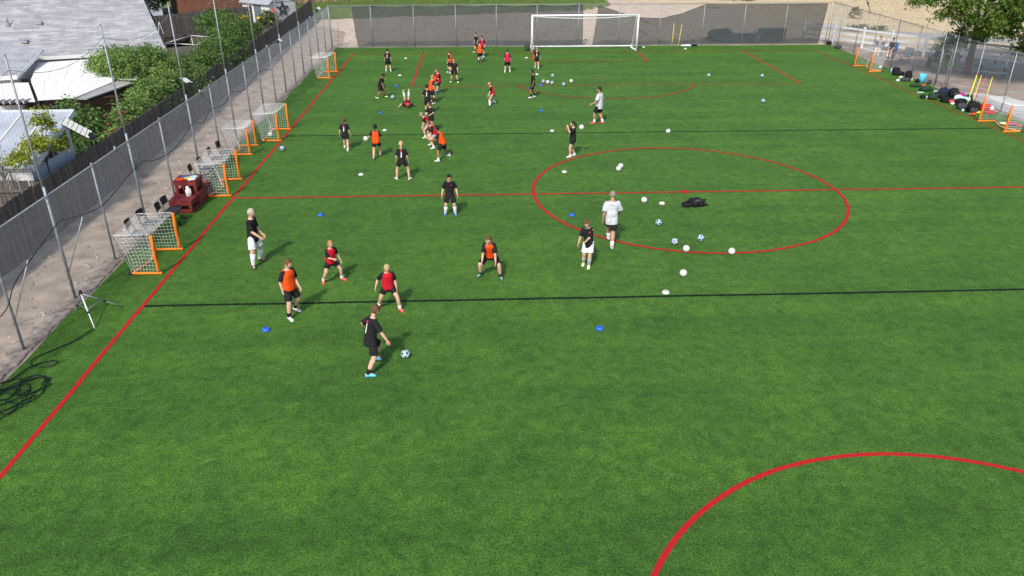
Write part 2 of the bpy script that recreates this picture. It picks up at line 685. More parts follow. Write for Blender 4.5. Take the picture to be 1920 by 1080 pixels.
def grid_net(fn, nu, nv, r):
    """net over a patch: fn(u, v) gives the point"""
    mb = MB()
    P = [[V(fn(i / nu, j / nv)) for j in range(nv + 1)] for i in range(nu + 1)]
    for i in range(nu + 1):
        for j in range(nv + 1):
            if i < nu:
                rod(mb, P[i][j], P[i + 1][j], r)
            if j < nv:
                rod(mb, P[i][j], P[i][j + 1], r)
    return mb


FH = 2.86
chain_me = chain_mesh(2.5, FH - .05).mesh('chain_link', wire)
post_me = MB().tube([(0, 0, -.05), (0, 0, FH + .03)], .030, 8).ball((0, 0, FH + .04), .036, 8, 5).mesh('fence_post', galv, True)
tall_me = MB().tube([(0, 0, -.05), (0, 0, 3.1)], .036, 8).tube([(0, .02, 2.6), (0, .02, 6.2)], .026, 8).ball((0, .02, 6.22), .032, 8, 5).lathe(
    [(.042, 2.66), (.042, 2.70)], 8).mesh('tall_post', galv, True)
netpanel_me = grid_net(lambda u, v: (u * 5.0, 0, 2.9 + v * (3.0 - .40 * 4 * u * (1 - u))), 34, 20, .0011).mesh('net_panel', netb)


def chain_fence(name, label, p0, p1, stations, tall=(), nets=()):
    p0, p1 = V((*p0, 0)), V((*p1, 0))
    d = p1 - p0
    rz = math.atan2(d.y, d.x)
    root = empty(name, p0, rz, label, 'fence', None)
    for i, s in enumerate(stations):
        if i in tall:
            inst('tall_post', tall_me, root, (s, 0, 0))
        else:
            inst('fence_post', post_me, root, (s, 0, 0))
    for i in range(len(stations) - 1):
        a, b = stations[i], stations[i + 1]
        inst('chain_link', chain_me, root, (a, .036, 0.03), 0, ((b - a) / 2.5, 1, 1))
    MB().tube([(stations[0], 0, FH), (stations[-1], 0, FH)], .022, 8).build('top_rail', galv, root, True)
    MB().tube([(stations[0], .03, .07), (stations[-1], .03, .07)], .004, 5).build('tension_wire', galv, root)
    return root


# left fence with the tall net poles
ys = [-15.2, -12.7, -10.2, -7.65, -5.17, -2.75, -.2, 2.53, 5.1, 7.4, 9.95, 12.25, 14.7, 17.05, 19.5, 21.9, 24.4, 26.9, 29.4, 31.9]
lf = chain_fence('chain_link_fence', 'long silver chain link fence with tall net poles along the dirt alley', (-17.95, -15.2), (-17.95, 31.9),
                 [q + 15.2 for q in ys], tall={1, 3, 5, 7, 9, 11, 13, 15, 17})
for i in (1, 3, 5, 7, 9, 11, 13, 15):
    a, b = ys[i] + 15.2, ys[i + 2] + 15.2
    inst('net_panel', netpanel_me, lf, (a, .02, 0), 0, ((b - a) / 5.0, 1, 1))
    pts = []
    for k in range(13):
        t = k / 12
        pts.append((a + (b - a) * t, .02, 5.9 - .40 * 4 * t * (1 - t)))
    MB().tube(pts, .007, 5).build('net_cable', galv, lf, True)
for q in (-9.0, -6.2):
    MB().tube([(q + 15.2, .05, 1.75), (q + 15.25, .9, .0)], .018, 6).build('brace', galv, lf, True)

# far fence
xs = [-18.0, -15.03, -12.0, -9.0, -6.08, -3.15, -.15, 2.8, 5.8, 8.95, 11.95, 15.0, 18.2]
chain_fence('chain_link_fence', 'silver chain link fence behind the big goal, hung with grey windscreen cloth', (-18.0, 31.93), (18.2, 31.93),
            [q + 18.0 for q in xs])
# right fence with the gate
yr = [32.2, 30.5, 27.8, 25.2, 22.5, 19.9, 17.3]
yr2 = [16.1, 13.7, 11.1, 8.6, 6.1]
chain_fence('chain_link_fence', 'silver chain link fence between white rail fence and gate, far right', (18.52, 32.2), (18.52, 17.3), [32.2 - q for q in yr])
chain_fence('chain_link_fence', 'silver chain link fence beside the leaning yellow agility poles', (18.52, 16.1), (18.52, 6.1), [16.1 - q for q in yr2])
g_ = empty('gate', (18.52, 17.2, 0), R(-90), 'narrow chain link gate opening in the right fence', 'gate')
MB().tube([(0, 0, 2.05), (1.05, 0, 2.05)], .022, 8).build('frame_rail', galv, g_, True)
MB().tube([(0, 0, .1), (0, 0, 2.05)], .022, 8).build('frame_upright', galv, g_, True)
MB().tube([(.38, .3, .1), (.38, .3, 2.05)], .022, 8).build('frame_upright', galv, g_, True)
MB().tube([(0, 0, FH), (1.1, 0, FH)], .022, 8).build('frame_rail', galv, g_, True)
chain_mesh(1.0, 1.9).build('chain_link', wire, g_, False, (.03, .01, .1))
chain_mesh(1.0, .76).build('chain_link', wire, g_, False, (.03, .01, 2.07))

# windscreen cloth on the far fence
M_cloth = mat('grey_windscreen_mesh', (0.022, 0.029, 0.027), 0.9, var=0.35, scale=0.9, alpha=0.78)
M_clothhem = mat('dark_windscreen_hem', (0.045, 0.05, 0.05), 0.9)


def windscreen(label, xl0, xl1, xr0, xr1, top):
    """xl0/xl1: left edge at bottom/top; top(x) gives the height of the upper edge"""
    nu, nv = 90, 16
    vs, fs = [], []
    for i in range(nu + 1):
        u = i / nu
        for j in range(nv + 1):
            v = j / nv
            x = (xl0 + (xl1 - xl0) * v) * (1 - u) + (xr0 + (xr1 - xr0) * v) * u
            z = .03 + (top(x) - .03) * v
            sag = 1 - top(x) / 2.85
            fold = math.sin((x * 1.2 + z * 2.6) * 3.0) * .22 * sag
            yy = 32.03 + .05 * nz3(x * .8, z * .9, 3) + fold + .02 * nz3(x * 3, z * 2, 9)
            vs.append((x, yy, z))
    for i in range(nu):
        for j in range(nv):
            a = i * (nv + 1) + j
            fs.append((a, a + nv + 1, a + nv + 2, a + 1))
    root = empty('windscreen', ((xl0 + xr0) / 2, 32.0, 0), 0, label, 'windscreen', None)
    off = -V(((xl0 + xr0) / 2, 32.0, 0))
    MB().add([V(p) + off for p in vs], fs).build('cloth', M_cloth, root, True)
    pts = [V(vs[i * (nv + 1) + nv]) + off for i in range(nu + 1)]
    MB().tube([p + V((0, .0, -.02)) for p in pts], .022, 5).build('hem', M_clothhem, root, True)
    for i in (0, nu):
        MB().tube([V(vs[i * (nv + 1) + j]) + off for j in range(nv + 1)], .02, 5).build('hem', M_clothhem, root, True)
    return root


windscreen('dark grey see-through windscreen cloth left of the big goal', -16.1, -16.35, .2, .15,
           lambda x: 2.84 - .10 * abs(math.sin(x * 1.05)) - .05 * abs(nz3(x * 1.7, 2.2)))


def _top2(x):
    k = [(1.2, 2.80), (2.6, 2.35), (4.0, 1.95), (5.8, 1.85), (7.4, 2.2), (8.6, 2.65), (9.0, 2.80), (12, 2.78), (18.2, 2.80)]
    for (a, za), (b, zb) in zip(k, k[1:]):
        if x <= b:
            t = max(0, (x - a) / (b - a))
            return za + (zb - za) * t
    return 2.8


windscreen('dark grey windscreen cloth sagging low beside the goal, right of the gap', .95, 1.3, 17.7, 17.95, _top2)


# ------------------------------------------------------------------ big goal
def tubes(name, segs, r, m, parent, n=10):
    for a, b in segs:
        MB().tube([a, b], r, n).build(name, m, parent, True)


gl = empty('football_goal', (0, 29.2, 0), 0, 'large white football goal with white net in front of the windscreen fence', 'goal')
GX0, GX1 = -3.67, 3.65
for x in (GX0, GX1):
    MB().tube([(x, 0, 0), (x, 0, 2.44)], .06, 12).build('post', whitep, gl, True)
    MB().tube([(x, 0, .04), (x, 1.95, .04)], .035, 8).build('base_bar', whitep, gl, True)
    MB().tube([(x, 0, 2.40), (x, .55, 2.36)], .02, 8).build('top_strut', whitep, gl, True)
MB().tube([(GX0 - .06, 0, 2.44), (GX1 + .06, 0, 2.44)], .06, 12).build('crossbar', whitep, gl, True)
MB().tube([(GX0, 1.95, .04), (GX1, 1.95, .04)], .045, 8).build('base_bar', whitep, gl, True)


def gback(u, v):
    x = GX0 + (GX1 - GX0) * u
    sg = 4 * u * (1 - u)
    if v < .25:
        t = v / .25
        return (x, .05 + .75 * t, 2.42 - (.12 + .16 * sg) * t)
    t = (v - .25) / .75
    return (x, .8 + (1.1) * (t ** 1.3) + .03 * nz3(u * 9, v * 5), (2.30 - .16 * sg) * (1 - t) + .05 * t)


grid_net(gback, 61, 30, .0022).build('net', netw, gl)
pts = [V(gback(i / 60, .25)) + V((0, 0, .03 * nz3(i * .6, 3))) for i in range(61)]
MB().tube(pts, [.035 + .02 * nz3(i * .9) for i in range(61)], 6).build('gathered_net_edge', netw, gl, True)
for sx in (0, 1):
    def gside(u, v, sx=sx):
        a = V(gback(sx, .25 + .75 * v))
        b = V((GX0 if sx == 0 else GX1, .03, 2.40 * (1 - v) + .04 * v))
        p = b.lerp(a, u)
        return p + V(((.05 + .1 * v) * (1 if sx == 0 else -1) * math.sin(u * 3.1), 0, 0))
    grid_net(gside, 14, 20, .0022).build('net', netw, gl)
    MB().tube([gside(1, k / 10) for k in range(11)], .02, 5).build('gathered_net_edge', netw, gl, True)
    pl = [V(gside(k / 8, 1)) + V((0, 0, .06)) for k in range(9)]
    MB().tube(pl, [.05, .07, .06, .08, .07, .08, .1, .12, .1], 6).build('gathered_net_edge', netw, gl, True)
pts = [V((GX0 + (GX1 - GX0) * i / 40, 1.86 + .03 * nz3(i * .5), .10)) for i in range(41)]
MB().tube(pts, [.05 + .03 * nz3(i * .7, 4) for i in range(41)], 6).build('gathered_net_edge', netw, gl, True)


# ------------------------------------------------------------------ small pop-up goals
def popup_goal(loc, rz, label, width=1.86, height=1.2, rearbend=.2):
    root = empty('popup_goal', (*loc, 0), rz, label, 'goal', 'orange pop-up goals along the touchlines')
    hw = width / 2
    H = height
    for s in (-1, 1):
        q = MB()
        prof = [(.10, .026), (.12, .044), (.36, .046), (.42, .072), (.52, .088), (.80, .088), (.92, .062), (.98, .046), (H - .06, .042), (H - .02, .030)]
        rings = []
        for z, r in prof:
            # the sleeve is flat: narrow front to back, wider across
            rings.append([V((.046 * math.cos(a), s * hw + r * math.sin(a), z)) for a in [2 * math.pi * k / 10 for k in range(10)]])
        q.loft(rings)
        p = q.build('post', orange, root, True)
        q = MB()
        for k in range(5):
            z = .50 + k * .065
            q.box((.048, s * hw + .004 * (k % 2), z), (.004, .05, .038))
            q.box((-.048, s * hw, z), (.004, .05, .038))
        q.build('post_print', blackp, p)['kind'] = 'stuff'
        MB().tube([(0, s * hw, 0), (0, s * hw, .12)], .018, 8).build('post_foot', blackp, p, True)
        MB().tube([(0, s * hw, H - .03), (-.02, s * hw, H + .03)], .016, 6).build('post_tip', blackp, p, True)
        MB().tube([(.06, s * hw, .035), (-.38, s * (hw - .01), .035), (-.74, s * (hw - .02), .03)], .036, 8, rnd=True).build('side_bar', orange, root, True)
        MB().tube([(-.76, s * (hw - .02), 0.0), (-1.02, s * (hw - .02), H - .02)], .007, 5).build('back_rod', blackp, root)
        MB().tube([(-.68, s * (hw - .02), .02), (-.83, s * (hw - .02), .03)], .04, 6, rnd=True).build('corner_cap', blackp, root, True)
        MB().tube([(0, s * hw, H), (-1.02, s * (hw - .02), H - .02)], .006, 5).build('top_cord', netw, root)

        def side(u, v, s=s):
            top = V((-1.02 * u, s * (hw - .02 * u), H - .02 * u))
            bot = V((-.06 - .70 * u, s * (hw - .02 * u), .05))
            p = top.lerp(bot, v)
            p.x += .10 * math.sin(v * 3.14) * u
            p.y -= s * .05 * math.sin(v * 3.14) * math.sin(u * 3.14)
            return p
        grid_net(side, 8, 11, .0028).build('side_net', netw, root)
    MB().tube([(-.74, hw - .02, .03), (-.74 + rearbend, .1 * hw, .035), (-.74, -hw + .02, .03)], .03, 8, rnd=True).build('rear_bar', orangefade, root, True)

    def top(u, v):
        sg = .10 * math.sin(u * 3.14) * math.sin(v * 3.14)
        return (-1.02 * v, (u * 2 - 1) * hw, H - .02 * v - sg)

    def back(u, v):
        bot = V((-.74 + rearbend * (1 - abs(u * 2 - 1)), (u * 2 - 1) * (hw - .02), .05))
        tp = V((-1.02, (u * 2 - 1) * (hw - .02), H - .02))
        p = tp.lerp(bot, v)
        p.x += .14 * math.sin(v * 3.14) * math.sin(u * 3.14)
        return p
    grid_net(top, 17, 8, .0028).build('top_net', netw, root)
    grid_net(back, 17, 11, .0028).build('back_net', netw, root)
    return root


popup_goal((-16.33, -5.33), 0, 'orange pop-up goal with white net nearest the camera, in front of folding chairs', 1.7)
popup_goal((-16.30, 1.15), R(4), 'orange pop-up goal with white net just behind the red podium', 1.86, rearbend=.35)
popup_goal((-16.87, 5.95), R(4), 'narrow orange pop-up goal set back from the touchline between two others', 1.35, 1.12)
popup_goal((-16.10, 8.27), 0, 'orange pop-up goal with a white ball in its net, by dark cross line', 1.95, rearbend=.1)
popup_goal((-16.20, 21.8), R(-3), 'orange pop-up goal alone near the far left corner', 1.95, rearbend=.0)
popup_goal((16.60, 22.28), R(183), 'orange pop-up goal on the far right touchline before the seated spectators', 1.92, rearbend=.4)
popup_goal((16.38, 8.34), R(181), 'orange pop-up goal beside the leaning agility poles at the right edge', 1.92, rearbend=.4)


# ------------------------------------------------------------------ people
WORK = bpy.data.scenes.new('work')       # scratch scene for fusing bodies, removed once the people are built


def remesh(mb, voxel, smooth=4):
    """fuse overlapping closed volumes into one continuous smooth surface"""
    me = mb.mesh('tmp', [])
    o = bpy.data.objects.new('tmp', me)
    WORK.collection.objects.link(o)
    r = o.modifiers.new('r', 'REMESH')
    r.mode = 'VOXEL'
    r.voxel_size = voxel
    s = o.modifiers.new('s', 'SMOOTH')
    s.factor = .5
    s.iterations = smooth
    with bpy.context.temp_override(scene=WORK, view_layer=WORK.view_layers[0]):
        dg = bpy.context.evaluated_depsgraph_get()
    out = bpy.data.meshes.new_from_object(o.evaluated_get(dg))
    bpy.data.objects.remove(o)
    bpy.data.meshes.remove(me)
    return out


def join_mb(me, mb, mats):
    """append extra geometry (hands, head) to the fused body"""
    q = MB()
    q.v = [tuple(v.co) for v in me.vertices]
    q.f = [tuple(p.vertices) for p in me.polygons]
    q.m = [0] * len(q.f)
    q.add(mb.v, mb.f)
    q.m[-len(mb.f):] = mb.m
    bpy.data.meshes.remove(me)
    return q.mesh('body', mats, True)


def wrinkle(me, amp, sd):
    cs = [v.co.copy() for v in me.vertices]
    ns = [v.normal.copy() for v in me.vertices]
    out = []
    for c, n_ in zip(cs, ns):
        k = nz3(c.x * 9 + sd, c.y * 9, c.z * 7) + .6 * nz3(c.x * 20, c.y * 20 + sd, c.z * 12)
        out.extend(c + n_ * (amp * k))
    me.vertices.foreach_set('co', out)
    me.update()


def ik(a, b, l1, l2, pole):
    a, b = V(a), V(b)
    d = b - a
    D = d.length
    mx = (l1 + l2) * .999
    if D > mx:
        b = a + d * (mx / D)
        d = b - a
        D = mx
    x = (l1 * l1 - l2 * l2 + D * D) / (2 * D)
    h = math.sqrt(max(0, l1 * l1 - x * x))
    n = d / D
    p = V(pole) - n * V(pole).dot(n)
    p.normalize()
    return a + n * x + p * h, b


SKIN = {
    'fair': mat('skin_fair', (0.60, 0.36, 0.26), 0.55, var=0.08, scale=14),
    'tan': mat('skin_tan', (0.45, 0.25, 0.16), 0.55, var=0.08, scale=14),
    'brown': mat('skin_brown', (0.26, 0.135, 0.08), 0.55, var=0.08, scale=14),
}
EYE = mat('eye_dark', (0.03, 0.02, 0.018), 0.3)
LIP = mat('lip', (0.40, 0.16, 0.13), 0.5)
HAIR = {
    'blond': mat('hair_blond', (0.52, 0.38, 0.20), 0.6, var=0.3, scale=60, bump=0.6, bscale=90),
    'white': mat('hair_bleached', (0.46, 0.42, 0.34), 0.6, var=0.2, scale=60, bump=0.6, bscale=90),
    'ginger': mat('hair_ginger', (0.46, 0.22, 0.09), 0.6, var=0.3, scale=60, bump=0.6, bscale=90),
    'brown': mat('hair_brown', (0.13, 0.065, 0.03), 0.6, var=0.35, scale=60, bump=0.6, bscale=90),
    'black': mat('hair_black', (0.012, 0.010, 0.010), 0.5, var=0.3, scale=60, bump=0.6, bscale=90),
    'grey': mat('hair_grey', (0.26, 0.22, 0.18), 0.7, var=0.3, scale=60, bump=0.5, bscale=90),
}


def cloth(name, c, var=.18):
    return mat('cloth_' + name, c, 0.85, var=var, scale=9, bump=0.5, bscale=16, spec=0.15)


CL = {
    'black': cloth('black', (0.017, 0.017, 0.020), .3), 'white': cloth('white', (0.72, 0.74, 0.77), .06),
    'orange': cloth('orange', (0.85, 0.085, 0.012)), 'red': cloth('red', (0.55, 0.012, 0.028)),
    'pink': cloth('pink_red', (0.50, 0.02, 0.07)), 'grey': cloth('grey', (0.32, 0.33, 0.34)),
    'navy': cloth('navy', (0.02, 0.03, 0.08)), 'lilac': cloth('lilac', (0.30, 0.27, 0.32)),
    'blue': cloth('blue', (0.03, 0.14, 0.45)), 'cyan': cloth('cyan', (0.12, 0.55, 0.72)), 'coral': cloth('coral', (0.75, 0.09, 0.10)),
    'lime': cloth('lime', (0.75, 0.82, 0.45)), 'teal': cloth('teal', (0.02, 0.16, 0.16)), 'print': cloth('print_white', (0.7, 0.7, 0.72)),
    'printred': cloth('print_red', (0.55, 0.03, 0.06)), 'charcoal': cloth('charcoal', (0.06, 0.065, 0.07)), 'aqua': cloth('aqua', (0.42, 0.72, 0.72)),
    'green': cloth('dark_green', (0.025, 0.055, 0.035)), 'yellow': cloth('yellow', (0.75, 0.65, 0.08)), 'magenta': cloth('magenta', (0.45, 0.02, 0.16)),
    'ashwhite': cloth('ash_white', (0.50, 0.53, 0.57), .10),
}

# torso outline: distance along the spine above the hips, half width, half depth (all as a share of body height)
PROF = [(-.055, .045, .045), (-.03, .078, .056), (.015, .083, .060), (.06, .077, .055), (.105, .070, .050), (.16, .078, .054), (.22, .089, .060),
        (.262, .092, .057), (.288, .080, .050), (.305, .052, .040), (.322, .036, .036)]


def prof(t):
    if t <= PROF[0][0]:
        return PROF[0][1:]
    for (a, w0, d0), (b, w1, d1) in zip(PROF, PROF[1:]):
        if t <= b:
            k = (t - a) / (b - a)
            return w0 + (w1 - w0) * k, d0 + (d1 - d0) * k
    return PROF[-1][1:]


def person(label, feet, H, face, group=None, lean=4, side=0, hunch=4, twist=0, pf=0.0, ps=0.0, crouch=0.0, hip=None, lift=(0, 0), toe=None,
           arms=((.03, .045, -.30), (.03, .045, -.30)), elbow=None, head=(0, 8), skin='fair', hair='brown', style='short', shirt='black', shorts='black',
           bib=None, sock=('white', .25), shoe='white', back_print=False, emblem=False, long_shorts=False, feet3=None, matrix=None, build=1.0, voxel=.018,
           legs_long=None, kneeout=.05, sleeve=.88, coach=False, swap=False, trouser=None, sleeve_long=False):
    s = H
    fa = R(face)
    F = V((math.cos(fa), math.sin(fa), 0))
    Lv = V((-math.sin(fa), math.cos(fa), 0))
    Z = V((0, 0, 1))
    if feet3 is None:
        A, B = V((*feet[0], 0)), V((*feet[1], 0))
        base = (A + B) / 2
        A, B = A - base, B - base
        if (A.dot(Lv) < B.dot(Lv)) != swap:
            A, B = B, A                                        # A = left foot
    else:
        base = V((*feet[0], 0))
        A, B = [F * q[0] * s + Lv * q[1] * s + Z * q[2] * s for q in feet3]
    root = empty('person', base, 0, label, 'person', group)
    FD = [F, F]
    if toe:
        FD = [V((math.cos(fa + R(q)), math.sin(fa + R(q)), 0)) for q in toe]
    ank = [A - FD[0] * .03 * s + Z * (.052 + lift[0]) * s, B - FD[1] * .03 * s + Z * (.052 + lift[1]) * s]
    lt, lc = .245 * s, .238 * s
    if feet3 is None:
        pel = (ank[0] + ank[1]) / 2
        pel.z = 0
        pel += F * pf * s + Lv * ps * s
        hz = .525 * s
        for k, a in enumerate(ank):
            hj = pel + Lv * (.05 * s) * (1 if k == 0 else -1)
            dd = math.hypot(a.x - hj.x, a.y - hj.y)
            hz = min(hz, a.z + math.sqrt(max(.01, (.985 * (lt + lc)) ** 2 - dd * dd)))
        pel.z = hip * s if hip is not None else hz - crouch * s
    else:
        pel = V((0, 0, 0))
        ank = [A, B]
    up1 = (Z + F * math.tan(R(lean)) + Lv * math.tan(R(side))).normalized()
    up2 = (Z + F * math.tan(R(lean + hunch)) + Lv * math.tan(R(side))).normalized()
    Lsh = (Lv * math.cos(R(twist)) - F * math.sin(R(twist)))
    Lsh = (Lsh - up2 * Lsh.dot(up2)).normalized()
    Lp = (Lv - up1 * Lv.dot(up1)).normalized()

    def spine(t):
        if t < .13:
            return pel + up1 * t * s
        return pel + up1 * .13 * s + up2 * (t - .13) * s

    def axes(t):
        k = min(1, max(0, t / .25))
        u = up1.lerp(up2, k).normalized()
        l = Lp.lerp(Lsh, k)
        l = (l - u * l.dot(u)).normalized()
        return l, l.cross(u)                                     # left, forward

    def ring(t, off=0.0, n=18, sc=1.0, low=-1.0):
        w_, d_ = prof(max(t, low))
        if low > -.5 and t < .2:                               # loose cloth hangs straight from the chest
            w_, d_ = max(w_, .083), max(d_, .057)
        w_ = (w_ * .93 * build * sc + off * .9) * s
        d_ = (d_ * (1 + (build - 1) * 1.5) * sc + off) * s
        l, f = axes(t)
        c = spine(t)
        pts = []
        for j in range(n):
            a = 2 * math.pi * j / n
            ca, sa = math.cos(a), math.sin(a)
            e = .8
            x = math.copysign(abs(ca) ** e, ca)
            y = math.copysign(abs(sa) ** e, sa)
            pts.append(c + l * (w_ * x) + f * (d_ * y))
        return pts
    hips = [spine(-.005) + Lp * .052 * s, spine(-.005) - Lp * .052 * s]
    knees = []
    for k in (0, 1):
        pole = FD[k] + Lv * kneeout * (1 if k == 0 else -1)
        if feet3 is not None:
            pole = F * .2 + up1 * 1.0
        kn, an = ik(hips[k], ank[k], lt, lc, pole)
        knees.append(kn)
        ank[k] = an
    sh = [spine(.272) + Lsh * .089 * s * build, spine(.272) - Lsh * .089 * s * build]
    elb, hnd = [], []
    Fs = axes(.27)[1]
    la, lf_ = .165 * s, .15 * s
    for k in (0, 1):
        sg = 1 if k == 0 else -1
        q = arms[k]
        tgt = sh[k] + Fs * q[0] * s + Lsh * q[1] * s * sg + Z * q[2] * s
        if feet3 is not None:
            tgt = sh[k] + Fs * q[0] * s + Lsh * q[1] * s * sg + up2 * q[2] * s
        pole = (-Fs * .9 + Lsh * .25 * sg - Z * .15) if elbow is None else (Fs * elbow[k][0] + Lsh * elbow[k][1] * sg + Z * elbow[k][2])
        e, h = ik(sh[k], tgt, la, lf_, pole)
        elb.append(e)
        hnd.append(h)
    # ---- body, one fused surface
    mb = MB()
    mb.loft([ring(t) for t, _, _ in PROF])
    neck0, neck1 = spine(.30), spine(.365)
    mb.tube([neck0, neck1], [.034 * s, .031 * s], 10, rnd=True)
    for k in (0, 1):
        h, kn, an = hips[k], knees[k], ank[k]
        b_ = .5 + .5 * build
        mb.tube([h, h.lerp(kn, .35), h.lerp(kn, .8), kn, kn.lerp(an, .3), kn.lerp(an, .7), an],
                [.046 * s * b_, .053 * s * b_, .044 * s, .039 * s, .041 * s, .031 * s, .025 * s], 10, rnd=True)
        mb.tube([an - FD[k] * .02 * s - Z * .012 * s, an + FD[k] * .07 * s - Z * .027 * s], [.026 * s, .022 * s], 8, rnd=True)
        a, e, w_ = sh[k], elb[k], hnd[k]
        mb.tube([a, a.lerp(e, .4), e, e.lerp(w_, .3), w_], [.034 * s * b_, .031 * s * b_, .025 * s, .026 * s, .018 * s], 8, rnd=True)
    body = remesh(mb, voxel)
    # ---- head and hands added to the same mesh
    hb = MB()
    hy, hp = R(head[0]), R(head[1])
    l0, f0 = axes(.3)
    u0 = up2
    hf = (F * math.cos(hy) + Lv * math.sin(hy))
    if feet3 is not None:
        hf = F
        hu = up2
    else:
        hu = (Z * .75 + up2 * .25).normalized()
    hf = (hf - hu * hf.dot(hu)).normalized()
    hf2 = (hf * math.cos(hp) - hu * math.sin(hp)).normalized()
    hu2 = (hu * math.cos(hp) + hf * math.sin(hp)).normalized()
    hl = hu2.cross(hf2)
    kid = 1.06 if H < 1.62 else .96
    hs = s * kid
    if H < 1.62:
        hs = s * 1.02
    hc = neck1 + hu2 * .052 * hs + hf2 * .012 * hs
    nu, nv = 20, 16
    rings = []

    def headpt(th, ph, g=1.0):
        x, y, z = math.cos(th) * math.cos(ph), math.cos(th) * math.sin(ph), math.sin(th)
        p = V((x * .064, y * .053, z * .073))
        if z < 0:
            p.y *= 1 + .28 * z
            if x < 0:
                p.x *= 1 + .35 * z
            p.x += -.006 * z if x > 0 else 0
        if x > 0:
            p.x += .013 * math.exp(-((p.y / .010) ** 2) - ((p.z + .012) / .016) ** 2)
            p.x -= .005 * math.exp(-(((abs(p.y) - .021) / .012) ** 2) - ((p.z - .006) / .010) ** 2)
        return p * hs * g

    def tohead(p):
        return hc + hf2 * p.x + hl * p.y + hu2 * p.z
    for i in range(nv + 1):
        th = -math.pi / 2 + math.pi * (i + .01) / (nv + .02)
        rings.append([tohead(headpt(th, 2 * math.pi * j / nu)) for j in range(nu)])
    hb.loft(rings)
    rh = Matrix((hf2, hl, hu2)).transposed()
    for sg in (-1, 1):
        hb.ball(tohead(V((-.004, sg * .054, -.004)) * hs), (.011 * hs, .006 * hs, .017 * hs), 6, 5, 0, rh)
        hb.ball(tohead(V((.0555, sg * .021, .006)) * hs), (.004 * hs, .008 * hs, .0045 * hs), 6, 4, 1, rh)
    hb.ball(tohead(V((.0585, 0, -.040)) * hs), (.003 * hs, .014 * hs, .0035 * hs), 6, 4, 2, rh)
    for k in (0, 1):
        sg = 1 if k == 0 else -1
        d = (hnd[k] - elb[k]).normalized()
        inn = (-Lsh * sg) - d * (-Lsh * sg).dot(d)               # palms face the body
        if inn.length < .05:
            inn = Fs - d * Fs.dot(d)
        inn.normalize()
        fw = d.cross(inn) * (1 if k == 0 else -1)
        fw = inn.cross(d) if fw.dot(Fs) < 0 and inn.cross(d).dot(Fs) > 0 else fw
        w0 = hnd[k] - d * .006 * s
        rp = Matrix((fw, inn, d)).transposed()
        hb.ball(w0 + d * .028 * s, (.022 * s, .011 * s, .034 * s), 8, 6, 0, rp)
        for q, (o_, ln) in enumerate(((.016, .036), (.006, .042), (-.005, .039), (-.015, .030))):
            b0 = w0 + d * .05 * s + fw * o_ * s
            b1 = b0 + d * ln * .5 * s + inn * .006 * s
            b2 = b1 + d * ln * .38 * s + inn * .014 * s
            hb.tube([b0, b1, b2], [.0058 * s, .0054 * s, .0044 * s], 5, rnd=True)
        t0 = w0 + d * .018 * s + fw * .016 * s
        hb.tube([t0, t0 + d * .018 * s + fw * .014 * s + inn * .004 * s, t0 + d * .036 * s + fw * .018 * s + inn * .010 * s], [.0075 * s, .0066 * s, .005 * s], 5, rnd=True)
    me = join_mb(body, hb, [SKIN[skin], EYE, LIP])
    inst('body', me, root)
    # ---- hair
    if hair:
        q = MB()
        nu2, nv2 = 26, 18
        vs, keep = [], []
        sd = (A.x + B.y) * 7 + H * 31 + len(label)
        for i in range(nv2 + 1):
            th = -math.pi / 2 + math.pi * (i + .01) / (nv2 + .02)
            for j in range(nu2):
                ph = 2 * math.pi * j / nu2
                c = math.cos(ph)
                lo = (.52 if c > .62 else (.02 if c > -.1 else -.5)) + .18 * nz3(ph * 2.2 + sd, 4.4)
                if style == 'long':
                    lo = .62 if c > .6 else (-.1 if c > .1 else -.62)
                if style == 'buzz':
                    lo += .05
                th2 = max(th, lo)
                g = (1.03 if style == 'buzz' else 1.10) + (0 if style == 'buzz' else .22) * nz3(math.cos(ph) * 4.5 + sd, math.sin(ph) * 4.5, th * 5)
                g = 1.012 + (g - 1.012) * min(1, max(0, (th2 - lo) / .35))
                p = headpt(th2, ph, 1.0)
                if p.x > .05 * hs and p.z < .03 * hs:
                    p.x = min(p.x, .062 * hs)
                vs.append(tohead(p * g))
                keep.append(th >= lo - .20)
        fs = []
        for i in range(nv2):
            for j in range(nu2):
                ids = (i * nu2 + j, i * nu2 + (j + 1) % nu2, (i + 1) * nu2 + (j + 1) % nu2, (i + 1) * nu2 + j)
                if all(keep[x] for x in ids):
                    fs.append(ids)
        fs.append(tuple(range(nv2 * nu2, (nv2 + 1) * nu2)))
        q.add(vs, fs)
        ho = q.build('hair', HAIR[hair], root, True)
        if style == 'long':
            t0 = tohead(V((-.062, 0, .02)) * hs)
            bk = -axes(.28)[1]
            pt = [t0, t0 + bk * .03 * hs - hu2 * .02 * hs, t0 + bk * .035 * hs - hu2 * .07 * hs, t0 + bk * .025 * hs - hu2 * .13 * hs + hl * .006 * hs, t0 + bk * .02 * hs - hu2 * .175 * hs]
            MB().tube(pt, [.012 * hs, .02 * hs, .019 * hs, .014 * hs, .004 * hs], 8, rnd=True).build('ponytail', HAIR[hair], ho, True)
    # ---- clothes
    q = MB()
    q.loft([ring(t, .009 + (.016 if t < .03 else .010 if t < .16 else .003 if t < .25 else 0), 18, 1.0, .0) for t in (-.098, -.05, -.01, .03, .06, .105, .16, .22, .262, .288, .305)])
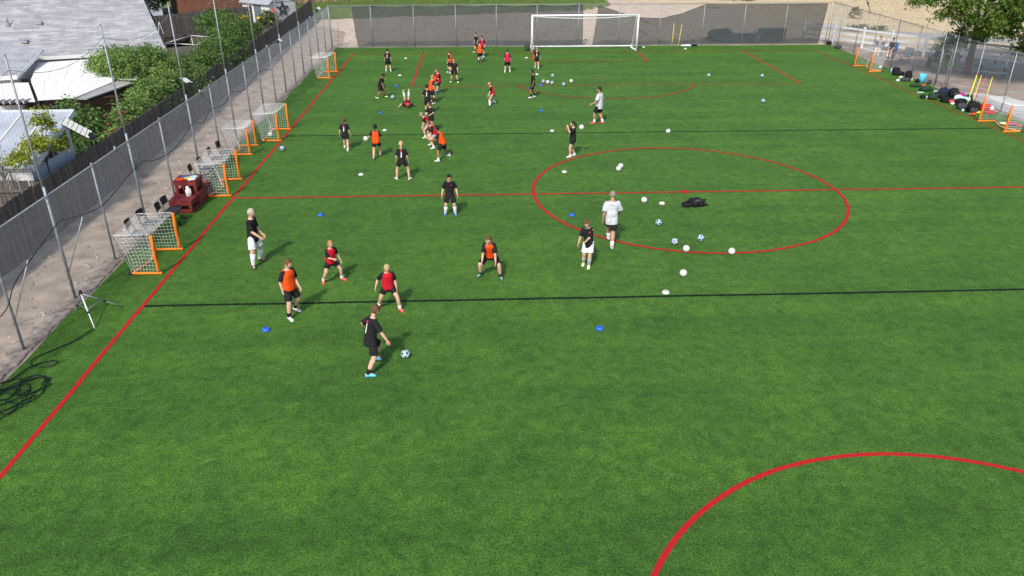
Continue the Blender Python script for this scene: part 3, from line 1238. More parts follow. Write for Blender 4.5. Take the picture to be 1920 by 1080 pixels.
    for k in (0, 1):
        a, e = sh[k], elb[k]
        i_ = spine(.262) + (a - spine(.272)) * .55
        if sleeve_long:
            q.tube([i_, a, a.lerp(e, .5), e, e.lerp(hnd[k], .5), e.lerp(hnd[k], .9)], [.046 * s, .052 * s, .048 * s, .042 * s, .036 * s, .030 * s], 10)
        else:
            q.tube([i_, a, a.lerp(e, .4), a.lerp(e, sleeve)], [.040 * s, .044 * s * build, .044 * s * build, .047 * s * build], 10)
    sm = remesh(q, voxel, 3)
    bv = BVHTree.FromPolygons([v.co.copy() for v in sm.vertices], [tuple(p.vertices) for p in sm.polygons])
    wrinkle(sm, .007 * s, sdv(label))
    sm.materials.append(CL[shirt])
    sm.polygons.foreach_set('use_smooth', [True] * len(sm.polygons))
    so = inst('shirt', sm, root)

    def patch(name, cells, mname, fwd, off=.008):
        """flat print laid on the shirt: cells = (lateral, spine) quads"""
        pm = MB()
        for quad in cells:
            pts = []
            for lat, t in quad:
                l, f = axes(t)
                dr = f if fwd else -f
                o_ = spine(t) + l * lat * s + dr * .4 * s
                hit = bv.ray_cast(o_, -dr)
                p = hit[0] if hit[0] is not None else spine(t) + l * lat * s + dr * .07 * s
                pts.append(p + dr * (off + (.014 * s if bib else 0)))
            pm.add(pts, [(0, 1, 2, 3)])
        pm.build(name, CL[mname], so, True)
    if back_print:
        patch('back_emblem', [((x0, t0), (x0 + .022, t0), (x0 + .022, t0 + .02), (x0, t0 + .02)) for x0 in (-.020, .002) for t0 in (.228, .248)], 'printred', False)
        patch('back_print', [((-.012 + d0, t0), (.013 + d0, t0), (.013 + d0 - .002, t0 + .028), (-.012 + d0 - .002, t0 + .028)) for t0, d0 in
                             ((.198, 0), (.17, .002), (.142, .004), (.114, .006), (.09, .008))], 'print', False)
    if emblem:
        patch('chest_emblem', [((.028, .225), (.056, .225), (.056, .252), (.028, .252))], 'printred', True)
    if coach:
        patch('back_lettering', [((x0, .243), (x0 + .009, .243), (x0 + .009, .254), (x0, .254)) for x0 in [-.055 + .0125 * i for i in range(9)]], 'grey', False)
        so.children[0]['kind'] = 'stuff'
    if bib:
        q = MB()
        rs = []
        for t, oo, k in ((-.045, .034, 1), (-.02, .033, 1), (.02, .032, 1), (.06, .031, 1), (.105, .030, 1), (.16, .027, 1), (.20, .026, 1), (.235, .025, .97), (.262, .025, .92), (.285, .022, .86), (.303, .018, .95)):
            r_ = ring(t, oo, 22, k, 0.0)
            rs.append([p + (p - spine(t)).normalized() * (.006 * s * nz3(p.x * 12, p.y * 12, p.z * 10)) for p in r_])
        q.loft(rs)
        q.build('bib', CL[bib], root, True)
    q = MB()
    q.loft([ring(t, .012, 18, 1.0, -.01) for t in (-.085, -.05, -.02)] + [ring(t, .004) for t in (.02, .04)])
    kk = .86 if long_shorts else .62
    for k in (0, 1):
        h, kn, an = hips[k], knees[k], ank[k]
        if trouser:
            q.tube([h, h.lerp(kn, .5), kn, kn.lerp(an, .5), an], [.070 * s, .066 * s, .052 * s, .047 * s, .042 * s], 10)
        else:
            q.tube([h + (h - kn).normalized() * .04 * s, h, h.lerp(kn, .3), h.lerp(kn, kk)], [.036 * s, .056 * s, .060 * s, .065 * s], 12)
    pm = remesh(q, voxel, 3)
    wrinkle(pm, .007 * s, sdv(label) + 3)
    pm.materials.append(CL[shorts])
    pm.polygons.foreach_set('use_smooth', [True] * len(pm.polygons))
    inst('trousers' if trouser else 'shorts', pm, root)
    for k in (0, 1):
        an, kn = ank[k], knees[k]
        if sock:
            t1 = sock[1]
            MB().tube([an - (kn - an) * .04, an, an.lerp(kn, t1 * .5), an.lerp(kn, t1)],
                      [.030 * s, .0295 * s, (.031 + .012 * t1) * s, (.033 + .015 * t1) * s], 10).build('sock', CL[sock[0]], root, True)
        # shoe
        rings = []
        fd = FD[k]
        if feet3 is not None:
            sd_ = Lv
            dn = (ank[k] - knees[k]).normalized()
            fd = (F * .3 + up1 * 1.0)
            fd = (fd - dn * fd.dot(dn)).normalized()
            uu = -dn
            ll = uu.cross(fd)
            o_ = an - uu * .052 * s
        else:
            lf = lift[k]
            pit = min(1.0, lf * 7)
            fd2 = (fd * math.cos(pit) - Z * math.sin(pit))
            uu = (Z * math.cos(pit) + fd * math.sin(pit))
            ll = uu.cross(fd2)
            fd = fd2
            o_ = an - uu * .052 * s
        for x, hw, tp in ((-.050, .016, .030), (-.042, .025, .056), (-.015, .029, .064), (.02, .029, .056), (.055, .032, .040), (.085, .028, .028), (.102, .012, .018)):
            rg = []
            for j in range(12):
                a = 2 * math.pi * j / 12
                yy, zz = math.cos(a) * hw, (math.sin(a) * .5 + .5) * tp
                zz = max(zz, .004) if zz > .008 else .002
                rg.append(o_ + fd * (x + .012) * s + ll * yy * s + uu * zz * s)
            rings.append(rg)
        MB().loft(rings).build('shoe', CL[shoe] if shoe in CL else shoe, root, True)
    if matrix is not None:
        root.matrix_world = matrix
    return root, hnd, base


def sdv(x):
    return (sum(ord(c) for c in x) % 97) * 1.7


GP = 'young players at football training'
hang = (.03, .045, -.30)
N_ = .0145
# nearest players
person('boy in black shirt with back print striking towards the ball nearest the camera', [(-9.77, -11.65), (-9.70, -11.02)], 1.58, 42, GP, lean=10, hunch=6, twist=-14,
       arms=((-.02, .15, -.22), (.12, .10, -.25)), head=(0, 22), hair='brown', sock=('black', .28), shoe='cyan', back_print=True, voxel=N_, toe=(-20, -35),
       lift=(0.03, 0), long_shorts=True, pf=.03)
person('boy in orange bib walking right beside the dark cross line', [(-12.08, -9.0), (-12.0, -8.55)], 1.57, 322, GP, lean=3, arms=((.10, .02, -.27), (-.02, .04, -.30)),
       head=(10, 12), hair='brown', bib='orange', sock=('black', .3), shoe='white', voxel=N_, long_shorts=True, lift=(.02, 0), toe=(10, -10))
person('blond boy in red bib with red shoes facing the camera', [(-9.95, -8.43), (-9.37, -8.63)], 1.36, 284, GP, lean=8, arms=((.02, .06, -.29), (-.02, .14, -.26)),
       head=(-4, 18), hair='blond', bib='red', sock=('white', .22), shoe='coral', voxel=N_, crouch=.01, toe=(25, -20))
person('ginger boy in red bib with one arm across his chest', [(-11.63, -6.94), (-11.12, -6.76)], 1.30, 305, GP, lean=9, arms=((.02, .10, -.27), (.19, -.05, -.10)),
       head=(-8, 12), hair='ginger', bib='red', sock=('white', .22), shoe='coral', voxel=N_, crouch=.02, toe=(30, -20))
person('boy with bleached white hair, white shorts and tall white socks', [(-13.78, -5.89), (-13.68, -5.38)], 1.70, 345, GP, lean=1, arms=((.10, .02, -.26), (.17, .00, -.23)),
       head=(0, 6), hair='white', shorts='white', sock=('white', .86), shoe='charcoal', voxel=N_, long_shorts=True, toe=(0, -55))
person('boy in orange bib crouching with hands on knees', [(-7.37, -6.71), (-6.78, -6.9)], 1.50, 262, GP, lean=24, hunch=8, arms=((.16, .04, -.30), (.15, .05, -.30)),
       head=(-14, 14), hair='brown', bib='orange', sock=('black', .25), shoe='teal', voxel=N_, crouch=.045, pf=-.06, toe=(30, -35), long_shorts=True)
person('boy in white shorts and pale yellow shoes beside the coach in the circle', [(-4.40, -6.06), (-4.27, -6.26)], 1.43, 255, GP, lean=0, side=-6, arms=((.17, -.08, -.16), (.02, .08, -.29)),
       head=(-8, 26), hair='brown', shorts='white', sock=('grey', .62), shoe='lime', emblem=True, voxel=N_, long_shorts=True, ps=.03)
person('coach in white shirt with tattooed arm walking away inside the centre circle', [(-3.40, -4.22), (-3.39, -4.84)], 1.72, 88, 'two coaches in white shirts', lean=3,
       arms=((-.02, .05, -.30), (.15, .06, -.22)), head=(-4, 10), skin='tan', hair='grey', style='buzz', shirt='ashwhite', sock=('white', .3), shoe='white', voxel=N_,
       build=1.12, long_shorts=True, coach=True, lift=(0.02, 0))
person('boy in black shirt with blue shoes standing on the halfway line', [(-8.50, -1.92), (-8.16, -1.94)], 1.42, 272, GP, lean=2, arms=((.04, .09, -.28), (.04, .09, -.28)),
       head=(0, 22), skin='fair', hair='black', sock=('white', .72), shoe='blue', emblem=True, voxel=N_, long_shorts=True, toe=(12, -6))
person('blonde girl with long ponytail and white shoes seen from behind', [(-10.49, 1.89), (-9.97, 1.86)], 1.44, 92, GP, lean=4, arms=((.02, .07, -.29), (.02, .07, -.29)),
       head=(6, 10), hair='blond', style='long', sock=None, shoe='white', back_print=True, toe=(30, -35))
person('girl in black shirt shading her face with both hands', [(-3.70, 4.36), (-3.50, 4.6)], 1.45, 195, GP, lean=-2, arms=((.17, -.05, .07), (.17, -.04, .06)),
       head=(0, 5), hair='black', style='long', sock=('white', .15), shoe='white', elbow=((.6, .5, -1), (.6, .5, -1)))
person('girl in orange bib carrying a white ball under her left arm', [(-11.64, 4.43), (-11.40, 4.94)], 1.40, 92, GP, lean=2, arms=((.02, .12, -.20), (.08, .07, -.26)),
       head=(0, 6), hair='black', style='long', bib='orange', sock=('grey', .16), shoe='charcoal', toe=(0, -30))
person('girl in black shirt with dark ponytail walking away by the dark line', [(-13.07, 6.17), (-12.87, 5.69)], 1.36, 86, GP, lean=2, arms=((-.02, .08, -.29), (.02, .08, -.29)),
       head=(0, 4), hair='brown', style='long', sock=('white', .15), shoe='lime', back_print=True)
person('coach in white shirt and red shoes standing near the penalty arc', [(-2.0, 9.69), (-1.58, 9.77)], 1.70, 150, 'two coaches in white shirts', lean=-2,
       arms=((.14, .10, -.22), (.10, .02, -.24)), head=(25, 2), skin='tan', hair='black', shirt='ashwhite', sock=('white', .3), shoe='coral', build=1.18, long_shorts=True, coach=True, toe=(30, -20))
person('boy in orange bib lunging left behind two red bibs', [(-9.05, 4.04), (-8.63, 4.75)], 1.46, 168, GP, lean=16, hunch=6, arms=((.22, .02, -.10), (.20, .0, -.12)),
       head=(0, 10), skin='brown', hair='black', bib='orange', sock=('white', .2), shoe='white', long_shorts=True, pf=.02)
person('boy in red bib half crouching in front of the lunging boy', [(-9.32, 5.85), (-9.46, 6.42)], 1.40, 205, GP, lean=22, hunch=8, arms=((.13, .0, -.26), (.12, .02, -.27)),
       head=(0, 16), hair='brown', bib='red', shorts='grey', sock=('white', .2), shoe='white', crouch=.10, pf=-.09)
person('child in red bib leaning far forward to the left', [(-9.78, 7.53), (-9.61, 7.78)], 1.28, 195, GP, lean=26, hunch=10, arms=((.10, .02, -.28), (.08, .02, -.28)),
       head=(0, 14), hair='grey', bib='red', shorts='grey', sock=('white', .2), shoe='lime', crouch=.05, pf=-.05)
person('player in plain black shirt holding one arm out behind the red bibs', [(-9.64, 8.68), (-9.47, 8.68)], 1.32, 232, GP, lean=6, arms=((.20, .10, -.12), (.18, -.02, -.20)),
       head=(-20, 14), hair='brown', sock=('black', .4), shoe='white', emblem=True)
person('boy in black shirt with back print standing in the middle of the bunch', [(-9.99, 11.99), (-9.78, 11.98)], 1.40, 82, GP, lean=3, arms=((.02, .09, -.28), (.06, .06, -.28)),
       head=(0, 4), skin='tan', hair='black', sock=('black', .4), shoe='white', back_print=True, long_shorts=True)
person('boy in orange bib and black socks embracing a red bib', [(-9.72, 14.02), (-9.85, 14.62)], 1.44, 40, GP, lean=6, arms=((.22, -.02, -.06), (-.02, .10, -.28)),
       head=(20, 6), hair='ginger', bib='orange', sock=('black', .75), shoe='white', long_shorts=True)
person('boy in red bib with blue shoes clutching a bundled bib', [(-9.69, 16.26), (-9.46, 16.65)], 1.36, 230, GP, lean=6, arms=((.18, -.06, -.16), (.20, .0, -.12)),
       head=(-10, 10), hair='brown', bib='red', sock=('black', .3), shoe='blue', long_shorts=True)
person('boy in red bib and white socks jogging left in midfield', [(-6.85, 13.31), (-6.56, 13.88)], 1.28, 190, GP, lean=14, arms=((.14, .12, -.22), (.02, .06, -.28)),
       head=(20, 8), hair='ginger', bib='red', shorts='grey', sock=('white', .75), shoe='charcoal', crouch=.02)
person('boy in black kit and white shoes standing by a cluster of balls', [(-4.64, 15.14), (-4.43, 15.40)], 1.45, 188, GP, lean=0, arms=((.02, .04, -.30), (.02, .04, -.30)),
       head=(8, 10), skin='brown', hair='black', shorts='navy', sock=('black', .42), shoe='white', long_shorts=True)
person('boy in plain black shirt dribbling a ball near the left penalty line', [(-12.78, 15.30), (-12.36, 15.73)], 1.36, 352, GP, lean=14, hunch=8, arms=((.06, .08, -.28), (.10, .10, -.26)),
       head=(0, 24), skin='brown', hair='black', sock=('black', .2), shoe='lime', lift=(0, .03), long_shorts=True)
person('boy in black kit standing with feet apart before an orange bib', [(-9.0, 19.45), (-8.58, 19.28)], 1.36, 262, GP, lean=-2, arms=((.06, .06, -.28), (.04, .08, -.28)),
       head=(-25, 6), hair='brown', sock=('black', .3), shoe='lime', emblem=True, long_shorts=True)
person('boy in orange bib looking right behind a boy in black', [(-9.27, 22.31), (-9.08, 21.97)], 1.36, 165, GP, lean=2, arms=((.04, .06, -.28), (.06, .06, -.28)),
       head=(-40, 4), hair='brown', bib='orange', sock=('black', .35), shoe='white', long_shorts=True)
person('boy in black shirt with back print alone near the left far corner', [(-13.10, 22.82), (-12.82, 22.8)], 1.34, 86, GP, lean=2, arms=((.03, .06, -.29), (.03, .06, -.29)),
       head=(0, 4), hair='black', sock=('white', .15), shoe='aqua', back_print=True, long_shorts=True)
person('player in red bib seen from behind left of the goal', [(-5.78, 22.15), (-5.46, 22.31)], 1.36, 88, GP, lean=2, arms=((.03, .06, -.29), (.03, .06, -.29)),
       head=(0, 4), hair='black', bib='pink', sock=('white', .2), shoe='lime', long_shorts=True)
person('blond child in black shirt standing by the left goal post', [(-3.82, 23.61), (-3.64, 23.26)], 1.26, 84, GP, lean=2, arms=((.03, .07, -.29), (.03, .07, -.29)),
       head=(0, 4), hair='grey', sock=('white', .2), shoe='aqua', back_print=True)
person('boy in orange bib seen from behind with a ball at his feet', [(-7.39, 25.23), (-7.21, 25.6)], 1.38, 80, GP, lean=4, arms=((.04, .05, -.29), (.06, .06, -.28)),
       head=(0, 8), hair='black', bib='orange', sock=('black', .4), shoe='teal', long_shorts=True)
person('boy in pinkish red bib hidden between two others near the far fence', [(-7.25, 27.76), (-7.02, 27.60)], 1.34, 250, GP, lean=4, head=(-20, 8), hair='black', bib='pink', sock=('black', .4), shoe='white', long_shorts=True)
person('boy in black walking left by the windscreen, farthest of the players', [(-7.70, 29.46), (-7.41, 29.88)], 1.32, 215, GP, lean=2, head=(0, 6), hair='black', sock=('black', .4), shoe='white', long_shorts=True)
# the boy lying on his back, legs in the air
_h = V((.22, -.97, 0)).normalized()
_mx = Matrix((V((0, 0, 1)), _h.cross(V((0, 0, 1))), _h)).transposed().to_4x4()
_mx.translation = V((-11.08, 13.72, .10))
person('boy in red bib lying on his back with both legs in the air', [(-11.08, 13.72)], 1.34, 0, GP, lean=0, hunch=0, feet3=((.46, .10, .02), (.46, -.11, -.03)),
       arms=((-.03, .26, .05), (-.03, .22, -.16)), head=(0, 10), hair='brown', bib='red', sock=('white', .8), shoe='lime', matrix=_mx, elbow=((.2, 1, 0), (.2, 1, 0)))

# spectators beyond the right fence
def camp_chair(loc, rz, label, colour):
    r = empty('camp_chair', (*loc, 0), rz, label, 'chair', 'chairs of the spectators')
    MB().loft([[V((x, y * .26, z)) for x, z, y in ((-.24, .40, -1), (-.24, .40, 1), (-.24, .415, 1), (-.24, .415, -1))],
               [V((x, y * .26, z)) for x, z, y in ((.0, .37, -1), (.0, .37, 1), (.0, .385, 1), (.0, .385, -1))],
               [V((x, y * .26, z)) for x, z, y in ((.24, .42, -1), (.24, .42, 1), (.24, .435, 1), (.24, .435, -1))]]).build('seat', colour, r)
    MB().loft([[V((-.25 - .02, y * .26, .42)) for y in (-1, 1)] + [V((-.25, y * .26, .42)) for y in (1, -1)],
               [V((-.36 - .02, y * .27, .92)) for y in (-1, 1)] + [V((-.36, y * .27, .92)) for y in (1, -1)]]).build('backrest', colour, r)
    for sy in (-1, 1):
        MB().tube([(.25, sy * .27, 0), (-.27, sy * .27, .45), (-.37, sy * .28, .93)], .011, 6).build('leg', blackm, r, True)
        MB().tube([(-.25, sy * .27, 0), (.25, sy * .27, .43), (.27, sy * .29, .62)], .011, 6).build('leg', blackm, r, True)
        MB().box((-.02, sy * .29, .63), (.56, .06, .03)).build('armrest', colour, r)
    return r


camp_chair((19.75, 26.9), R(235), 'pale folding chair under the person in lilac', CL['grey'])
camp_chair((20.35, 26.3), R(225), 'bright blue folding chair behind the far right fence', CL['blue'])
camp_chair((20.3, 24.3), R(215), 'empty pale grey folding chair behind the fence', CL['grey'])
camp_chair((21.35, 22.7), R(185), 'dark folding chair under the person reclining by the tree', CL['charcoal'])
SG = 'spectators seated behind the right fence'


def sitter(label, loc, face, **k):
    fa = R(face)
    F = V((math.cos(fa), math.sin(fa)))
    S = V((-F.y, F.x))
    p = V(loc) + F * .42
    return person(label, [tuple(p + S * .10), tuple(p - S * .10)], 1.66, face, SG, hip=.285, pf=-.27, long_shorts=True, **k)


sitter('seated spectator in lilac top with arms behind the head', (19.75, 26.9), 235, lean=-14, hunch=4, shirt='lilac', shorts='grey', hair='brown', arms=((.02, .12, .12), (.02, .12, .12)),
       elbow=((0, 1, .6), (0, 1, .6)), shoe='grey')
sitter('seated spectator in dark clothes in the blue chair', (20.35, 26.3), 225, lean=4, shirt='navy', shorts='black', hair='black', arms=((.16, -.03, -.2), (.16, -.03, -.2)), shoe='charcoal')
sitter('spectator in dark top and grey trousers leaning back in a chair', (21.35, 22.7), 190, lean=-12, shirt='navy', shorts='charcoal', hair='black', arms=((.18, .0, -.2), (.2, .0, -.18)),
       trouser=True, shoe='charcoal', sleeve_long=True)
bpy.data.scenes.remove(WORK)


# ------------------------------------------------------------------ footballs
def ico_dirs():
    g = (1 + 5 ** .5) / 2
    out = []
    for a in (-1, 1):
        for b in (-g, g):
            out += [V((0, a, b)).normalized(), V((a, b, 0)).normalized(), V((b, 0, a)).normalized()]
    return out


def football_mesh(kind):
    bm = bmesh.new()
    bmesh.ops.create_icosphere(bm, subdivisions=4, radius=.104)
    dirs = ico_dirs()
    mid = []
    for i in range(12):
        for j in range(i):
            if dirs[i].dot(dirs[j]) > .4:
                mid.append((dirs[i] + dirs[j]).normalized())
    for f in bm.faces:
        c = f.calc_center_median().normalized()
        a = max(c.dot(d) for d in dirs)
        b = max(c.dot(d) for d in mid)
        f.smooth = True
        if kind == 'blue':
            if a > .955:
                f.material_index = 1
            elif b > .982:
                f.material_index = 2
        elif a > .985:
            f.material_index = 1
        # seams pressed in
    for v in bm.verts:
        c = v.co.normalized()
        ds = sorted((c.dot(d) for d in dirs), reverse=True)
        if ds[0] - ds[1] < .02:
            v.co *= .985
    me = bpy.data.meshes.new('football')
    bm.to_mesh(me)
    bm.free()
    me.materials.append(mat('ball_white', (0.62, 0.62, 0.61), 0.4, var=.05, scale=12))
    if kind == 'blue':
        me.materials.append(mat('ball_navy', (0.02, 0.045, 0.12), 0.4))
        me.materials.append(mat('ball_sky_blue', (0.08, 0.35, 0.60), 0.4))
    else:
        me.materials.append(mat('ball_grey', (0.45, 0.45, 0.46), 0.4))
        me.materials.append(mat('ball_grey', (0.45, 0.45, 0.46), 0.4))
    return me


FB = {'blue': football_mesh('blue'), 'white': football_mesh('white')}
rnd = random.Random(11)


def football(x, y, kind, label, z=.108, sc=1.0):
    o = inst('football', FB[kind], None, (x, y, z), 0, (sc, sc, sc), (rnd.uniform(0, 6), rnd.uniform(0, 6), rnd.uniform(0, 6)))
    tag(o, label, 'ball', 'footballs on the pitch')


for x, y, kd, lb in [
    (-1.72, -6.92, 'white', 'white football nearest the camera on the right, below the circle'),
    (-1.23, -5.25, 'white', 'white football touching the circle line beside two blue balls'),
    (0.06, -5.50, 'white', 'white football on the bottom of the centre circle line'),
    (-1.45, -4.71, 'blue', 'blue and white football left of another inside the circle'),
    (-0.59, -4.46, 'blue', 'blue and white football, rightmost of three inside the circle'),
    (-1.61, -3.14, 'blue', 'blue and white football nearest the black rucksack in the circle'),
    (-1.67, -1.04, 'white', 'white football just below the halfway line beside a pale disc'),
    (-1.98, 2.50, 'white', 'white football, nearer of a touching pair in the circle'),
    (-1.84, 2.83, 'white', 'white football, farther of a touching pair in the circle'),
    (1.14, 7.83, 'white', 'lone white football just below the far dark cross line'),
    (6.35, 20.26, 'blue', 'blue football right of the penalty spot, inside the box'),
    (9.48, 19.96, 'blue', 'blue football near the right side of the penalty box'),
    (7.39, 13.54, 'blue', 'blue football alone outside the box on the right'),
    (-2.04, 18.93, 'white', 'white football at the right end of the cluster near the arc'),
    (-2.56, 18.07, 'blue', 'blue football on the penalty line by the cluster'),
    (-2.99, 20.51, 'blue', 'blue football farthest back of the cluster near the arc'),
    (-3.66, 18.90, 'blue', 'blue football, leftmost of a touching row of three'),
    (-3.42, 18.72, 'white', 'white football in the middle of a touching row of three'),
    (-3.19, 18.50, 'blue', 'blue football, rightmost of a touching row of three'),
    (-7.08, 26.94, 'blue', 'blue football at the feet of the far orange bib'),
    (-11.96, 15.24, 'blue', 'blue football in front of the dribbling boy'),
    (-9.06, -10.91, 'blue', 'blue patterned football by the boy nearest the camera'),
    (-15.63, 5.84, 'blue', 'blue football just inside the left touchline'),
    (17.75, 22.3, 'white', 'white football in the net of the far right pop-up goal'),
]:
    football(x, y, kd, lb)
football(-16.65, 8.05, 'white', 'white football lying in a left pop-up goal net')
football(-11.93, 4.66, 'white', 'white football under the arm of the girl in orange', .80)
football(-3.22, 4.55, 'white', 'white football held behind the shoulder of the girl in black', 1.20)
football(17.43, 15.21, 'blue', 'dark patched football lying among the bags')
football(17.97, 12.23, 'white', 'off-white football beside the red clothes at the right fence')
# the red bundle held by the boy in the red bib
def lump(name, loc, size, colour, label, cat, seed, rough=.18, group=None, flat=True, parent=None, rz=0.0, n=18, sq=.75, freq=2.0):
    """an uneven soft shape with a flat underside: bags, piles of cloth"""
    vs, fs = [], []
    nu, nv = n, n // 2 + 2
    for i in range(nv + 1):
        th = -math.pi / 2 + math.pi * i / nv
        for j in range(nu):
            ph = 2 * math.pi * j / nu
            d = V((math.cos(th) * math.cos(ph), math.cos(th) * math.sin(ph), math.sin(th)))
            p = V([math.copysign(abs(c) ** sq, c) for c in d])
            k = 1 + rough * (nz3(d.x * freq + seed, d.y * freq, d.z * freq) + .6 * nz3(d.x * freq * 2.2, d.y * freq * 2.2 + seed, d.z * freq * 2.2))
            p = V((p.x * size[0] / 2, p.y * size[1] / 2, p.z * size[2] / 2)) * k
            p.z += size[2] / 2
            if flat:
                p.z = max(p.z, .004)
            vs.append(p)
    for i in range(nv):
        for j in range(nu):
            fs.append((i * nu + j, i * nu + (j + 1) % nu, (i + 1) * nu + (j + 1) % nu, (i + 1) * nu + j))
    o = MB().add(vs, fs).build(name, colour, parent, True, loc if len(loc) == 3 else (*loc, 0), rz)
    if label:
        tag(o, label, cat, group)
    return o


lump('bundled_bib', (-9.78, 16.20, .72), (.30, .26, .24), CL['orange'], 'bright red-orange bundled bib held in front of the embracing boys', 'bib', 3, .25, None, False)

# ------------------------------------------------------------------ marker discs
disc_me = {}
for nm, c in (('blue', (0.02, 0.13, 0.62)), ('white', (0.62, 0.64, 0.60)), ('cream', (0.75, 0.66, 0.55))):
    disc_me[nm] = MB().lathe([(.095, 0.0), (.098, .006), (.062, .045), (.045, .052), (.028, .052), (.026, .044), (.045, .040), (.090, .0)], 20).mesh(
        'marker_disc', mat('disc_' + nm, c, 0.45, var=.06, scale=9), True)
for nm, x, y, lb in [
    ('blue', -12.56, -9.49, 'blue marker disc nearest the camera on the left'),
    ('blue', -4.45, -9.76, 'blue marker disc nearest the camera, below the circle'),
    ('blue', -12.65, -1.79, 'blue marker disc just below the halfway line on the left'),
    ('blue', -4.30, -2.14, 'blue marker disc inside the left of the centre circle'),
    ('blue', -12.24, 12.19, 'blue marker disc between the lying boy and the black shirted girl'),
    ('blue', -4.26, 12.29, 'blue marker disc left of the coach by the arc'),
    ('blue', -12.07, 18.42, 'blue marker disc by the left penalty line'),
    ('blue', -3.84, 18.34, 'blue marker disc beside the row of three balls'),
    ('white', -2.42, -7.90, 'white marker disc on the near dark cross line'),
    ('cream', -1.07, -1.16, 'pale cream marker disc below the halfway line in the circle'),
    ('white', -4.09, 2.45, 'white marker disc by the upper left of the centre circle'),
    ('white', -11.89, 2.45, 'white marker disc left of the blonde girl'),
    ('white', -11.69, 8.86, 'white marker disc above the far dark line, near the orange girl'),
    ('white', -4.05, 8.44, 'white marker disc above the far dark line, left of a coach'),
    ('white', -12.27, 27.18, 'white marker disc nearest the far left corner'),
    ('white', -12.14, 21.45, 'white marker disc left of the penalty side line'),
    ('white', -4.18, 27.02, 'white marker disc left of the goal post'),
    ('white', -3.85, 21.41, 'white marker disc above the cluster of balls'),
    ('white', 4.51, 30.92, 'white marker disc just right of the goal by the fence'),
    ('white', 7.34, 30.11, 'white marker disc in front of the pile by the yellow poles'),
]:
    tag(inst('marker_disc', disc_me[nm], None, (x, y, .008), 0, (1.12, 1.12, 1.2)), lb, 'marker disc', 'marker discs on the pitch')


# ------------------------------------------------------------------ bags
def strap(parent, a, b, h, m, wd=.035):
    a, b = V(a), V(b)
    pts = []
    for k in range(9):
        t = k / 8
        p = a.lerp(b, t)
        p.z += h * 4 * t * (1 - t)
        pts.append(p)
    MB().tube(pts, wd / 2, 5).build('strap', m, parent, True)


def backpack(loc, rz, label, colour, accent=None, size=(.34, .22, .46), lying=False, seed=1, lean=0.0):
    r = empty('backpack', (*loc, 0), rz, label, 'bag', 'bags along the touchline')
    sx, sy, sz = size
    if lying:
        sy, sz = sz, sy
    b = lump('body', (0, 0, 0), (sx * 1.08, sy * 1.15, sz), colour, None, None, seed, .26, None, True, r, n=26, sq=.62, freq=3.2)
    b.rotation_euler = (lean, 0, 0)
    lump('pocket', (0, -sy * .42, sz * .06), (sx * .72, sy * .35, sz * .5), accent or colour, None, None, seed + 5, .1, None, False, r, n=14, sq=.55)
    strap(r, (-sx * .25, sy * .40, sz * .15), (-sx * .2, sy * .3, sz * .92), .05, blackp)
    strap(r, (sx * .25, sy * .40, sz * .15), (sx * .2, sy * .3, sz * .92), .05, blackp)
    strap(r, (-.06, 0, sz * .97), (.06, 0, sz * .97), .06, blackp, .02)
    return r


def duffel(loc, rz, label, colour, size=(.55, .28, .26), seed=2):
    r = empty('duffel_bag', (*loc, 0), rz, label, 'bag', 'bags along the touchline')
    lump('body', (0, 0, 0), (size[0] * 1.08, size[1] * 1.2, size[2] * 1.1), colour, None, None, seed, .28, None, True, r, n=26, sq=.62, freq=3.2)
    for s in (-1, 1):
        strap(r, (-size[0] * .22, s * size[1] * .36, size[2] * .8), (size[0] * .22, s * size[1] * .36, size[2] * .8), .12, blackp, .025)
    MB().tube([(-size[0] * .4, 0, size[2] * .99), (size[0] * .4, 0, size[2] * .99)], .008, 5).build('zip', mat('zip', (.2, .2, .2), .4), r)
    return r


def bottle(loc, label, c, h=.24, r=.038):
    o = empty('bottle', (*loc, 0), 0, label, 'bottle', 'bottles among the bags')
    MB().lathe([(.001, 0), (r, .003), (r, h * .72), (r * .55, h * .82), (r * .5, h * .86)], 12, cap=True).build('flask', mat('bottle_' + label[:9], c, .35), o, True)
    MB().lathe([(r * .58, h * .86), (r * .58, h), (.002, h)], 10).build('cap', blackp, o, True)


BG = CL['black']
# rucksack in the centre circle
r = empty('backpack', (-.02, -1.35, 0), R(12), 'black rucksack lying flat on the turf inside the centre circle', 'bag')
r.scale = (.80, .86, .9)
lump('body', (.14, 0, 0), (.66, .56, .22), BG, None, None, 3, .45, None, True, r, n=30, sq=.62, freq=3.2)
lump('pocket', (.14, -.10, .10), (.36, .22, .14), CL['charcoal'], None, None, 8, .14, None, False, r)
lump('flap', (-.30, -.02, 0), (.42, .34, .13), BG, None, None, 13, .6, None, True, r, n=26, freq=3.2)
strap(r, (-.32, -.1, .06), (-.52, -.16, .02), .03, blackp)
strap(r, (-.34, 0, .06), (-.56, -.10, .02), .05, blackp)

